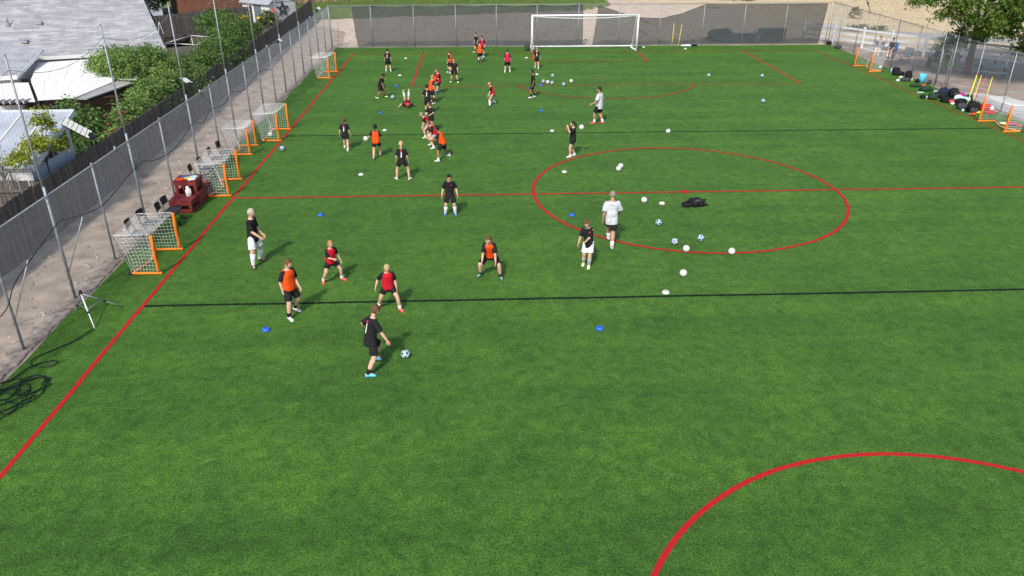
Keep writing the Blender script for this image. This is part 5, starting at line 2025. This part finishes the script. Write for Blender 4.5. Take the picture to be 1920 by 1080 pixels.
while zc < 2.15:                                # front wall: courses of painted blocks
    n = 11
    off = .2 if row % 2 else 0
    x = x0 - off
    while x < x1 - .02:
        a, b = max(x, x0), min(x + .40, x1)
        if b - a > .05:
            MB().box(((a + b) / 2 + 21.3, y0 + 1, zc + .10), (b - a - .012, .16, .188)).build('block', blockm, sh_)
        x += .40
    zc += .2
    row += 1
# side wall with sloping top and the two dark openings
q = MB()
wallp = [(x1, y0 + .08, 0), (x1, y1, 0), (x1, y1, zt(y1)), (x1, y0 + .08, zt(y0 + .08))]
q.add([V(p) - SO for p in wallp] + [V(p) - SO - V((.14, 0, 0)) for p in wallp], [(0, 1, 2, 3), (7, 6, 5, 4), (1, 0, 4, 5), (2, 1, 5, 6), (3, 2, 6, 7), (0, 3, 7, 4)])
q.build('side_wall', mat('pale_blue_siding', (.52, .58, .66), .8, var=.08, scale=2), sh_)
for ya, yb, za, zb in ((-.62, -.12, 1.95, 2.62), (-1.45, -.92, 1.95, 2.30)):
    wd_ = MB().box((x1 + .012 + 21.3, (ya + yb) / 2 + 1, (za + zb) / 2), (.03, yb - ya, zb - za)).build('window', mat('dark_opening', (.025, .028, .035), .3), sh_)
    MB().box((x1 + .02 + 21.3, (ya + yb) / 2 + 1, (za + zb) / 2), (.03, .05, zb - za)).build('mullion', MATS['pale_blue_siding'], wd_)

# white shed with the big star
ws = empty('shed', (-25.1, 43.6, 0), R(52), 'white garden shed with a dark metal star and grey door', 'shed')
wsm = mat('white_shed_board', (0.72, 0.72, 0.71), .7, var=.05, scale=3)
LX, LY, HZ = 2.75, 3.6, 1.78
for i in range(11):
    z = .08 + i * .157
    MB().box((LX / 2, -.01, z), (LX, .03, .150)).build('board', wsm, ws)
q = MB().add([(0, 0, HZ), (LX, 0, HZ), (LX / 2, 0, HZ + .95), (0, .05, HZ), (LX, .05, HZ), (LX / 2, .05, HZ + .95)], [(0, 1, 2), (5, 4, 3), (0, 3, 4, 1)])
q.build('gable', wsm, ws)
for i in range(11):
    z = .08 + i * .157
    MB().box((-.01, LY / 2, z), (.03, LY, .150)).build('board', wsm, ws)
MB().box((LX + .01, LY / 2, HZ / 2), (.04, LY, HZ)).build('side_wall', wsm, ws)
d_ = MB().box((-.04, 1.55, .86), (.05, .95, 1.68)).build('door', mat('slate_door', (.13, .16, .18), .7, var=.1), ws)
for y in (.95, 2.15):
    MB().box((-.045, y, .86), (.05, .06, 1.72)).build('frame', whitep, d_)
slab([(-.25, -.2, HZ - .12), (LX / 2, -.2, HZ + 1.0), (LX / 2, LY + .2, HZ + 1.0), (-.25, LY + .2, HZ - .12)], .06, M_shingle2, 'roof', ws, ((0, 0, 0), (0, 1, 0), (.8, 0, .6)))
slab([(LX + .25, -.2, HZ - .12), (LX / 2, -.2, HZ + 1.0), (LX / 2, LY + .2, HZ + 1.0), (LX + .25, LY + .2, HZ - .12)], .06, M_shingle2, 'roof', ws, ((0, 0, 0), (0, 1, 0), (-.8, 0, .6)))
st = empty('star_ornament', V((-25.1, 43.6, 1.22)) + Matrix.Rotation(R(52), 3, 'Z') @ V((LX / 2 - .05, -.06, 0)), R(52), 'dark metal five pointed star hung on the white shed', 'star')
pt = [V((.62 * math.sin(R(72 * i)), 0, .62 * math.cos(R(72 * i)))) for i in range(5)]
for i in range(5):
    MB().bar(pt[i] + V((0, -.004 * i, 0)), pt[(i + 2) % 5] + V((0, -.004 * i, 0)), .05, .12, up=(0, 1, 0)).build('bar', mat('dark_iron', (.06, .06, .06), .6), st)
tag(MB().box((0, 0, 0), (.22, .12, .34)).tube([(0, 0, .17), (0, 0, .30)], .03, 6).build('bird_feeder', mat('coral_feeder', (.55, .12, .08), .6), None, False,
    V((-25.1, 43.6, 1.15)) + Matrix.Rotation(R(52), 3, 'Z') @ V((.35, -.12, 0))), 'small red bird feeder on the corner of the white shed', 'feeder')

# neighbouring houses behind
b1 = empty('house', (-31, 52, 0), R(28), 'brown sided house behind the back yard fence', 'house')
for i in range(16):
    MB().box((0, 0, .1 + i * .19), (9.0, .05, .182)).build('board', mat('brown_siding', (.17, .075, .05), .8, var=.12, scale=2, objrand=.06), b1)
MB().box((0, 2.6, 1.5), (8.9, 5.1, 3.0)).build('wall', MATS['brown_siding'], b1)
slab([(-4.9, -.5, 3.0), (4.9, -.5, 3.0), (4.9, 2.6, 4.6), (-4.9, 2.6, 4.6)], .1, M_shingle2, 'roof', b1, ((0, 0, 0), (1, 0, 0), (0, .9, .45)))
slab([(-4.9, 5.7, 3.0), (4.9, 5.7, 3.0), (4.9, 2.6, 4.6), (-4.9, 2.6, 4.6)], .1, M_shingle2, 'roof', b1, ((0, 0, 0), (1, 0, 0), (0, -.9, .45)))
b2 = empty('house', (-39.5, 47.5, 0), R(28), 'pale blue-grey sided house behind the dark tree', 'house')
for i in range(16):
    MB().box((0, 0, .1 + i * .19), (7.4, .05, .182)).build('board', mat('blue_grey_siding', (.44, .48, .54), .75, var=.06), b2)
MB().box((0, 2.6, 1.5), (7.3, 5.1, 3.0)).build('wall', MATS['blue_grey_siding'], b2)
slab([(-4.1, -.5, 3.0), (4.1, -.5, 3.0), (4.1, 2.6, 4.5), (-4.1, 2.6, 4.5)], .1, M_shingle2, 'roof', b2, ((0, 0, 0), (1, 0, 0), (0, .9, .45)))
slab([(-4.1, 5.7, 3.0), (4.1, 5.7, 3.0), (4.1, 2.6, 4.5), (-4.1, 2.6, 4.5)], .1, M_shingle2, 'roof', b2, ((0, 0, 0), (1, 0, 0), (0, -.9, .45)))


# ------------------------------------------------------------------ trees and shrubs
def leafmat(name, c1, c2):
    return mat(name, c1, .6, col2=c2, scale=1.3, island=.5, trans=.35, spec=.25, detail=3)


LM = {
    'hedge': leafmat('leaf_hedge', (0.155, 0.265, 0.058), (0.06, 0.13, 0.03)),
    'bright': leafmat('leaf_bright', (0.24, 0.37, 0.09), (0.10, 0.19, 0.048)),
    'dark': leafmat('leaf_dark', (0.035, 0.06, 0.02), (0.02, 0.035, 0.012)),
    'lime': leafmat('leaf_lime', (0.36, 0.40, 0.04), (0.20, 0.26, 0.03)),
    'mulberry': leafmat('leaf_mulberry', (0.13, 0.21, 0.03), (0.055, 0.11, 0.018)),
    'olive': leafmat('leaf_olive', (0.17, 0.20, 0.07), (0.08, 0.11, 0.035)),
    'dry': leafmat('leaf_dry', (0.30, 0.27, 0.14), (0.18, 0.19, 0.09)),
}
bark = mat('grey_brown_bark', (0.11, 0.085, 0.065), .95, var=.3, scale=6, bump=.6, bscale=14)
twigm = mat('bare_twig', (0.22, 0.19, 0.17), .9, var=.2)


def leaf_cloud(blobs, n, size, seed, clump=.35, per=26, droop=0.0, shell=.55, floor=.02):
    """leaf-sized faces gathered in clumps through the volume of the blobs ((x, y, z), (rx, ry, rz))"""
    rd = random.Random(seed)
    vs, fs = [], []
    vol = [b[1][0] * b[1][1] * b[1][2] for b in blobs]
    vol = [v ** .67 for v in vol]
    tot = sum(vol)
    for (c, r), v in zip(blobs, vol):
        k = max(1, int(n * v / tot / per))
        for _ in range(k):
            while True:
                d = V((rd.gauss(0, 1), rd.gauss(0, 1), rd.gauss(0, 1)))
                if d.length > .01:
                    break
            d.normalize()
            if d.z < -.55:
                d.z *= -.4
            rad = shell + (1 - shell) * rd.random() ** .6
            rad *= 1 + .22 * nz3(d.x * 2 + seed, d.y * 2, d.z * 2)
            cc = V(c) + V((d.x * r[0], d.y * r[1], d.z * r[2])) * rad
            cr = clump * rd.uniform(.6, 1.25)
            for _ in range(per):
                p = cc + V((rd.gauss(0, .45), rd.gauss(0, .45), rd.gauss(0, .32) - droop * rd.random())) * cr
                if p.z < floor:
                    continue
                nrm = (d * .6 + V((rd.gauss(0, .6), rd.gauss(0, .6), rd.gauss(.5, .5)))).normalized()
                t = nrm.cross(V((rd.gauss(0, 1), rd.gauss(0, 1), rd.gauss(0, 1))))
                if t.length < .05:
                    continue
                t.normalize()
                b = nrm.cross(t)
                ls = size * rd.uniform(.6, 1.3)
                i = len(vs)
                vs += [p - t * ls * .5, p + b * ls * .30 + nrm * ls * .08, p + t * ls * .55, p - b * ls * .30 + nrm * ls * .08]
                fs.append((i, i + 1, i + 2, i + 3))
    q = MB()
    q.v = [tuple(p) for p in vs]
    q.f = fs
    q.m = [0] * len(fs)
    return q


def tree(label, base, blobs, n, size, lm, trunk, seed, cat='tree', name='tree', clump=.35, per=26, limbs=5, droop=0.0, group=None, shell=.55):
    root = empty(name, (*base, 0), 0, label, cat, group)
    B = V((*base, 0))
    leaf_cloud([(V(c) - B, r) for c, r in blobs], n, size, seed, clump, per, droop, shell).build('crown' if cat == 'tree' else 'foliage', LM[lm], root)
    rd = random.Random(seed + 7)
    th, tr = trunk
    q = MB()
    p0 = V((0, 0, -.05))
    top = V((rd.uniform(-.1, .1), rd.uniform(-.1, .1), th))
    q.tube([p0, p0.lerp(top, .15), p0.lerp(top, .5), top], [tr * 1.35, tr * 1.05, tr * .9, tr * .75], 9)
    t_ = q.build('trunk', bark, root, True)
    for i in range(limbs):
        c, r = blobs[i % len(blobs)]
        tgt = V(c) - B + V((rd.uniform(-.6, .6) * r[0], rd.uniform(-.6, .6) * r[1], rd.uniform(-.1, .5) * r[2]))
        mid = top.lerp(tgt, .5) + V((0, 0, .12 * r[2]))
        MB().tube([top - V((0, 0, .1 * th)), mid, tgt], [tr * .6, tr * .38, tr * .12], 6).build('limb', bark, root, True)
    return root


# hedge of vines spilling over the alley fence, in two swells
tree('dense green hedge spilling over the alley fence, nearer swell', (-22.0, 9.5),
     [((-21.7, 6.3, 1.40), (.75, 1.2, .80)), ((-21.7, 8.3, 1.75), (.85, 1.4, .90)), ((-21.75, 10.6, 1.85), (.9, 1.6, .90)), ((-21.9, 13.0, 1.65), (.9, 1.6, .80)),
      ((-21.6, 12.2, 1.3), (.8, 2.2, .6)), ((-21.5, 8.0, 1.3), (.7, 2.0, .5))],
     26000, .11, 'bright', (1.2, .09), 3, 'hedge', 'hedge', .36, 26, 7, .25)
tree('dense green hedge spilling over the alley fence, farther swell', (-22.3, 19),
     [((-22.0, 15.8, 1.6), (1.0, 1.8, .8)), ((-22.1, 18.3, 1.75), (1.1, 2.0, .9)), ((-22.3, 21.3, 1.8), (1.1, 2.2, .95)), ((-22.4, 24.3, 1.9), (1.1, 1.9, 1.1)), ((-22.7, 26.3, 1.9), (.9, 1.4, 1.0)),
      ((-21.8, 20.5, 1.2), (.8, 3.5, .55))],
     22000, .13, 'hedge', (1.2, .09), 5, 'hedge', 'hedge', .38, 26, 6, .25)
tree('leafy climbing shrub beside the back yard fence behind the hedge', (-25.4, 31), [((-24.6, 29.0, 1.4), (1.2, 1.6, 1.0)), ((-26.6, 34, 1.4), (1.5, 1.8, 1.1)), ((-26.0, 32.0, 1.6), (1.1, 1.5, .9))],
     5000, .17, 'hedge', (1.1, .08), 8, 'shrub', 'shrub', .4, 24, 4)
tree('umbrella shaped bright green tree beside the white patio roof', (-23.2, 11.2),
     [((-23.6, 11.0, 2.75), (1.3, 1.5, .75)), ((-24.5, 11.6, 2.65), (1.1, 1.2, .65)), ((-22.8, 11.6, 2.7), (1.0, 1.3, .7)), ((-23.4, 10.4, 2.45), (1.0, .9, .6)), ((-22.3, 12.2, 2.5), (.8, 1.0, .6))],
     20000, .105, 'bright', (2.1, .09), 9, 'tree', 'tree', .33, 28, 6, .3)
tree('dark tree standing at the corner of the big roof', (-33.6, 39.0), [((-33.6, 39, 3.2), (1.9, 1.8, 1.5)), ((-32.4, 37.6, 2.5), (1.2, 1.2, 1.0)), ((-34.8, 38.5, 2.7), (1.3, 1.3, 1.2))],
     6000, .20, 'dark', (2.0, .16), 12, 'tree', 'tree', .5, 24, 6)
tree('yellow-green sapling in front of the small shed', (-21.05, -1.9), [((-21.0, -1.5, 3.1), (.32, .42, .55)), ((-21.0, -2.3, 2.65), (.40, .6, .45)), ((-20.95, -1.3, 2.35), (.32, .55, .30)), ((-21.05, -3.2, 2.45), (.35, .7, .25))],
     2600, .10, 'lime', (2.2, .035), 15, 'tree', 'tree', .22, 18, 6, .05, None, .3)
tree('tangle of green shrubs by the patio posts', (-22.9, 4.6), [((-22.7, 4.4, 1.2), (.9, 1.4, 1.0)), ((-22.4, 3.0, 1.3), (.7, .9, 1.1)), ((-23.5, 5.3, 1.5), (.7, .8, .9)), ((-23.0, 3.6, 2.0), (.45, .5, .55))],
     4600, .15, 'hedge', (1.2, .05), 18, 'shrub', 'shrub', .32, 22, 5, .3)
rs_ = tree('rose bush with red flowers behind the alley fence', (-21.5, 4.2), [((-21.5, 4.3, 1.15), (.5, 1.0, .7)), ((-21.4, 3.5, 1.05), (.45, .7, .6))], 2200, .12, 'bright', (.9, .035), 21, 'shrub', 'rose_bush', .28, 20, 4)
rd = random.Random(5)
for i in range(13):
    p = V((rd.uniform(-21.75, -21.15), rd.uniform(3.1, 5.1), rd.uniform(1.45, 2.0))) - V((-21.5, 4.2, 0))
    lump('flower', p, (.10, .10, .07), mat('red_petals', (.42, .06, .04), .6, var=.2), None, None, i, .3, None, False, rs_, n=10)
tree('olive green shrub in front of the white shed', (-23.9, 38.2), [((-23.9, 38.2, .95), (.85, .9, .85))], 1800, .17, 'olive', (.8, .05), 24, 'shrub', 'shrub', .3, 22, 3)
sf = tree('yellow flowered shrub left of the white shed', (-24.4, 34.6), [((-24.4, 34.6, .85), (.8, 1.2, .75))], 1700, .18, 'hedge', (.8, .05), 25, 'shrub', 'shrub', .3, 22, 3)
for i in range(7):
    lump('flower', (rd.uniform(-.6, .6), rd.uniform(-1, .8), rd.uniform(1.4, 1.9)), (.26, .26, .18), mat('yellow_petals', (.75, .48, .03), .6, var=.2), None, None, i + 30, .3, None, False, sf, n=10)
# bare tree at the left edge
bt = empty('bare_tree', (-21.9, -2.9, 0), 0, 'leafless grey sapling at the left edge before the small shed', 'tree')
rd = random.Random(31)
MB().tube([(0, 0, 0), (.05, .0, 1.3), (0, .1, 2.3)], [.05, .04, .025], 7).build('trunk', twigm, bt, True)
for i in range(34):
    z = rd.uniform(1.4, 2.4)
    a = rd.uniform(0, 6.28)
    L = rd.uniform(.5, 1.1)
    d = V((math.cos(a) * .5, math.sin(a) * .8, rd.uniform(.35, 1.0))).normalized()
    b0 = V((0, .05, z))
    b1 = b0 + d * L * .5
    b2 = b1 + (d + V((rd.gauss(0, .4), rd.gauss(0, .4), rd.gauss(0, .3)))).normalized() * L * .6
    MB().tube([b0, b1, b2], [.014, .008, .003], 4).build('branch', twigm, bt)
# big shade tree at the right
tree('large green shade tree over the picnic table at upper right', (22.3, 20.6),
     [((21.6, 18.6, 4.6), (2.6, 2.6, 1.5)), ((24.0, 18.0, 4.8), (2.6, 2.6, 1.8)), ((19.6, 19.4, 4.6), (1.7, 1.8, 1.0)), ((26.3, 18.5, 4.6), (2.4, 2.6, 1.8)), ((22.6, 16.2, 3.9), (2.0, 1.6, 1.2)),
      ((25.0, 16.2, 3.3), (2.0, 1.6, 1.2)), ((20.9, 17.2, 3.6), (1.4, 1.2, .9)), ((21.5, 20.0, 2.3), (1.0, 1.0, .8)), ((21.6, 17.9, 2.9), (1.2, 1.0, .7)), ((23.8, 17.0, 2.7), (1.4, 1.2, .7)),
      ((27.2, 17.5, 3.4), (2.2, 2.2, 1.5)), ((23.5, 22.2, 5.5), (3.0, 2.4, 1.6)), ((26.5, 22.5, 5.5), (2.8, 2.4, 1.6)), ((18.3, 20.2, 4.3), (.9, .9, .5)), ((19.3, 18.4, 3.6), (1.0, .8, .6)),
      ((25.6, 15.2, 2.3), (1.3, 1.0, .8)), ((23.8, 17.4, 1.95), (1.2, .9, .55)), ((25.4, 16.6, 1.9), (1.4, .9, .6)), ((23.0, 20.4, 6.2), (2.6, 2.4, 1.2))],
     78000, .15, 'mulberry', (3.0, .20), 40, 'tree', 'tree', .45, 26, 13, .3, None, .45)
tree('low leafy branch growth around the foot of the shade tree', (20.8, 20.4), [((20.8, 20.4, .8), (.6, .6, .7)), ((20.9, 20.8, 1.6), (.7, .7, .6))], 1500, .15, 'bright', (.8, .04), 44, 'shrub', 'shrub', .3, 20, 3, .2)

# weeds and dry tufts
def tufts(name, label, n, area, h, m, seed, wd=.02, kind='stuff'):
    rd = random.Random(seed)
    vs, fs = [], []
    for _ in range(n):
        x, y = area(rd)
        for _ in range(6):
            a = rd.uniform(0, 6.28)
            hh = h * rd.uniform(.5, 1.3)
            p = V((x + rd.gauss(0, .07), y + rd.gauss(0, .07), -.03))
            t = V((math.cos(a), math.sin(a), 0))
            i = len(vs)
            vs += [p - t * wd, p + t * wd, p + V((rd.gauss(0, .25) * hh, rd.gauss(0, .25) * hh, hh))]
            fs.append((i, i + 1, i + 2))
    o = MB().add(vs, fs).build(name, m)
    tag(o, label, 'grass', None, kind)


def in_verge(rd):
    while True:
        x, y = rd.uniform(-30, 6), rd.uniform(46.5, 64)
        if y > 47.3 + max(0, (x + 20)) * .235 + .5 * nz3(x * .7, y * .5) and y > 46.8 + (max(0, x + 2)) * 1.2:
            return x, y


tufts('rough_grass', 'rough green grass beyond the sandy strip', 9000, in_verge, .34, mat('rough_grass_blade', (0.13, 0.24, 0.05), .8, col2=(.20, .26, .08), scale=.6, island=.3, trans=.3), 61, .03)


def in_field(rd):
    return rd.uniform(19, 48), rd.uniform(36, 66)


tufts('dry_grass', 'dry straw coloured grass on the far right field', 2200, lambda rd: (rd.uniform(19, 50), 34 + 32 * rd.random() ** .8), .14, mat('dry_grass_blade', (.56, .46, .29), .9, col2=(.46, .37, .22), scale=.5, island=.3), 62, .035)
tree('small grey-green desert bush in the dry field', (26.4, 45.5), [((26.4, 45.5, .45), (.5, .5, .5))], 420, .16, 'dry', (.4, .03), 64, 'shrub', 'shrub', .25, 20, 2)
tree('low green weeds by the gravel path', (24.0, 37.9), [((24.0, 37.9, .2), (1.8, .7, .3))], 900, .16, 'olive', (.2, .02), 65, 'shrub', 'weeds', .3, 20, 2)
tree('green weeds at the top of the sandy slope', (21.4, 60.4), [((21.4, 60.4, .4), (1.2, .9, .5)), ((19.4, 61, .3), (.8, .6, .35))], 900, .2, 'hedge', (.3, .02), 66, 'shrub', 'weeds', .35, 20, 2)

# thin stakes in the sandy strip
stk = MB().tube([(0, 0, -.02), (.02, 0, 1.5)], .012, 5).mesh('stake', mat('rusty_stake', (.09, .07, .06), .8))
for i, (x, y, lb) in enumerate(((-17.9, 34.2, 'thin dark stake in the sand nearest the fence corner'), (-16.9, 36.3, 'thin dark stake in the bare gap left of the windscreen'),
                                (-15.6, 39.5, 'thin stake seen dimly through the left end of the windscreen'), (-13.4, 36.5, 'thin stake behind the first windscreen panel'),
                                (-11.4, 34.5, 'thin stake behind the second windscreen panel'), (-5.5, 36.2, 'thin stake behind the windscreen above the far players'),
                                (-17.2, 42.0, 'thin stake at the edge of the rough grass'))):
    tag(inst('stake', stk, None, (x, y, 0), 0, None, (R(2 * math.sin(i)), R(3 * math.cos(i * 2)), 0)), lb, 'stake', 'stakes in the sandy strip')

# things behind the far windscreen
lump('tarp_heap', (12.2, 33.4), (4.6, 1.2, .55), mat('blue_tarp', (.05, .08, .22), .5, var=.3, scale=3, bump=.5), 'crumpled blue tarpaulin behind the windscreen', 'tarpaulin', 70, .3, None, True, None, 0, 26, .6, 4)
lump('tarp_heap', (10.9, 33.9), (1.9, 1.0, .85), mat('green_tarp', (.03, .07, .07), .6, var=.2), 'dark green covered heap behind the windscreen', 'tarpaulin', 71, .15)
r = empty('storage_bin', (14.6, 33.3, 0), R(4), 'teal storage bin behind the windscreen near the corner', 'bin')
MB().box((0, 0, .42), (1.7, .9, .8), taper=1.06).build('body', mat('teal_bin', (.06, .20, .24), .5, var=.15), r)
MB().box((0, 0, .87), (1.86, 1.02, .08)).build('lid', MATS['teal_bin'], r)
MB().box((-1.15, -.1, .35), (.35, .6, .75), Matrix.Rotation(R(18), 3, 'Y')).build('leaning_board', mat('light_teal', (.16, .36, .42), .6), r)

# ------------------------------------------------------------------ white rail fence and picnic table
vinyl = mat('white_vinyl', (.70, .71, .73), .5, var=.05)
wr = empty('rail_fence', (18.7, 32.3, 0), 0, 'white three rail fence curving behind the right chain link fence', 'fence')
WO = V((18.7, 32.3, 0))
wp = [V((17.4, 34.2, 0)), V((18.75, 32.0, 0)), V((20.0, 29.9, 0)), V((21.2, 28.2, 0)), V((22.6, 26.3, 0)), V((24.2, 24.4, 0)), V((26.0, 22.6, 0)), V((28.0, 21.0, 0)), V((30.2, 19.6, 0))]
for p in wp:
    c = p - WO
    q = MB().box((c.x, c.y, .70), (.13, .13, 1.4)).box((c.x, c.y, 1.42), (.16, .16, .05), taper=.5)
    q.build('post', vinyl, wr)
for a, b in zip(wp, wp[1:]):
    for z in (.42, .82, 1.22):
        MB().bar(a - WO + V((0, 0, z)), b - WO + V((0, 0, z)), .045, .15).build('rail', vinyl, wr)

pt_ = empty('picnic_table', (23.0, 19.3, 0), R(-42), 'blue-green picnic table with benches in the shade of the tree', 'table')
tm = mat('blue_green_coating', (.10, .20, .24), .5, var=.12)
for i in range(5):
    MB().box((0, -.30 + .15 * i, .75), (1.8, .142, .035)).build('top_plank', tm, pt_)
for s in (-1, 1):
    for i in range(2):
        MB().box((0, s * (.62 + .14 * i), .45), (1.8, .132, .035)).build('bench_plank', tm, pt_)
    MB().tube([(s * .62, -.72, 0), (s * .62, -.68, .42), (s * .62, .68, .42), (s * .62, .72, 0)], .022, 6).build('frame', blackm, pt_, True)
    MB().tube([(s * .62, -.25, .73), (s * .62, -.15, .0), (s * .62, .15, .0), (s * .62, .25, .73)], .022, 6).build('frame', blackm, pt_, True)
bottle((23.15, 19.45), 'dark bottle standing on the picnic table', (.03, .03, .035), .26, .04)
bpy.data.objects[[o.name for o in bpy.data.objects if o.name.startswith('bottle')][-1]].location.z = .77
tag(MB().tube([(0, 0, 0), (0, 0, .85)], .05, 8).box((0, 0, .95), (.22, .16, .26)).build('post_box', mat('pale_box', (.6, .6, .6), .6), None, False, (21.9, 21.8, 0)), 'pale box on a post beside the tree trunk', 'box')

# white pipe frame and swing in the back yard
pf_ = empty('pipe_frame', (-27, 28, 0), 0, 'white pipe garden frame behind the hedge', 'frame')
PF = V((-27, 28, 0))
c4 = [V((-28.2, 27.8, 0)), V((-25.9, 27.2, 0)), V((-25.6, 30.2, 0)), V((-27.6, 31.2, 0))]
for i in range(4):
    a, b = c4[i] - PF, c4[(i + 1) % 4] - PF
    MB().tube([a, a + V((0, 0, 1.0))], .03, 6).build('upright', whitep, pf_, True)
    MB().tube([a + V((0, 0, 1.0)), b + V((0, 0, 1.0))], .03, 6).build('crosspipe', whitep, pf_, True)
sw = empty('garden_swing', (-31.0, 34.6, 0), 0, 'small white triangular swing seat by the dark fence', 'swing')
MB().box((0, 0, .25), (.55, .22, .06)).build('seat', whitep, sw)
for s in (-1, 1):
    MB().tube([(s * .26, 0, .25), (0, 0, 1.5)], .018, 5).build('rope', whitep, sw)
lump('woodpile', (-29.8, 33.2), (2.6, 1.6, .8), mat('dark_wood_heap', (.045, .035, .03), .95, var=.4, scale=3, bump=.6), 'dark heap of old timber by the back fence', 'woodpile', 80, .35, None, True, None, .7, 24, .7, 4)


# loose stones along the alley and the kerb
def rubble(name, label, n, area, m, seed, r0=.02, r1=.07):
    rd = random.Random(seed)
    q = MB()
    for _ in range(n):
        x, y = area(rd)
        r = r0 + (r1 - r0) * rd.random() ** 3
        c = V((x, y, r * .25 - .015))
        vs = []
        for z, k in ((-.5, .8), (.1, 1.0), (.5, .5)):
            for j in range(5):
                a = j * 1.2566 + rd.uniform(-.3, .3)
                vs.append(c + V((math.cos(a) * r * k * rd.uniform(.7, 1.3), math.sin(a) * r * k * rd.uniform(.7, 1.3), r * z)))
        fs = [(i * 5 + j, i * 5 + (j + 1) % 5, (i + 1) * 5 + (j + 1) % 5, (i + 1) * 5 + j) for i in range(2) for j in range(5)] + [tuple(range(10, 15))]
        q.add(vs, fs)
    tag(q.build(name, m), label, 'stones', None, 'stuff')


rubble('rubble', 'loose stones scattered over the dirt alley', 1500, lambda rd: (-18.1 - 2.4 * rd.random() ** 1.6, rd.uniform(-13, 31)), mat('alley_stone', (.36, .32, .28), .95, var=.3, scale=5, island=.4), 91)
rubble('rubble', 'stones and crumbs strewn on the sandy strip behind the far fence', 900, lambda rd: (rd.uniform(-18, 17), 32.6 + 14 * rd.random()), mat('sand_stone', (.42, .34, .27), .95, var=.3, scale=5, island=.35), 92, .03, .12)
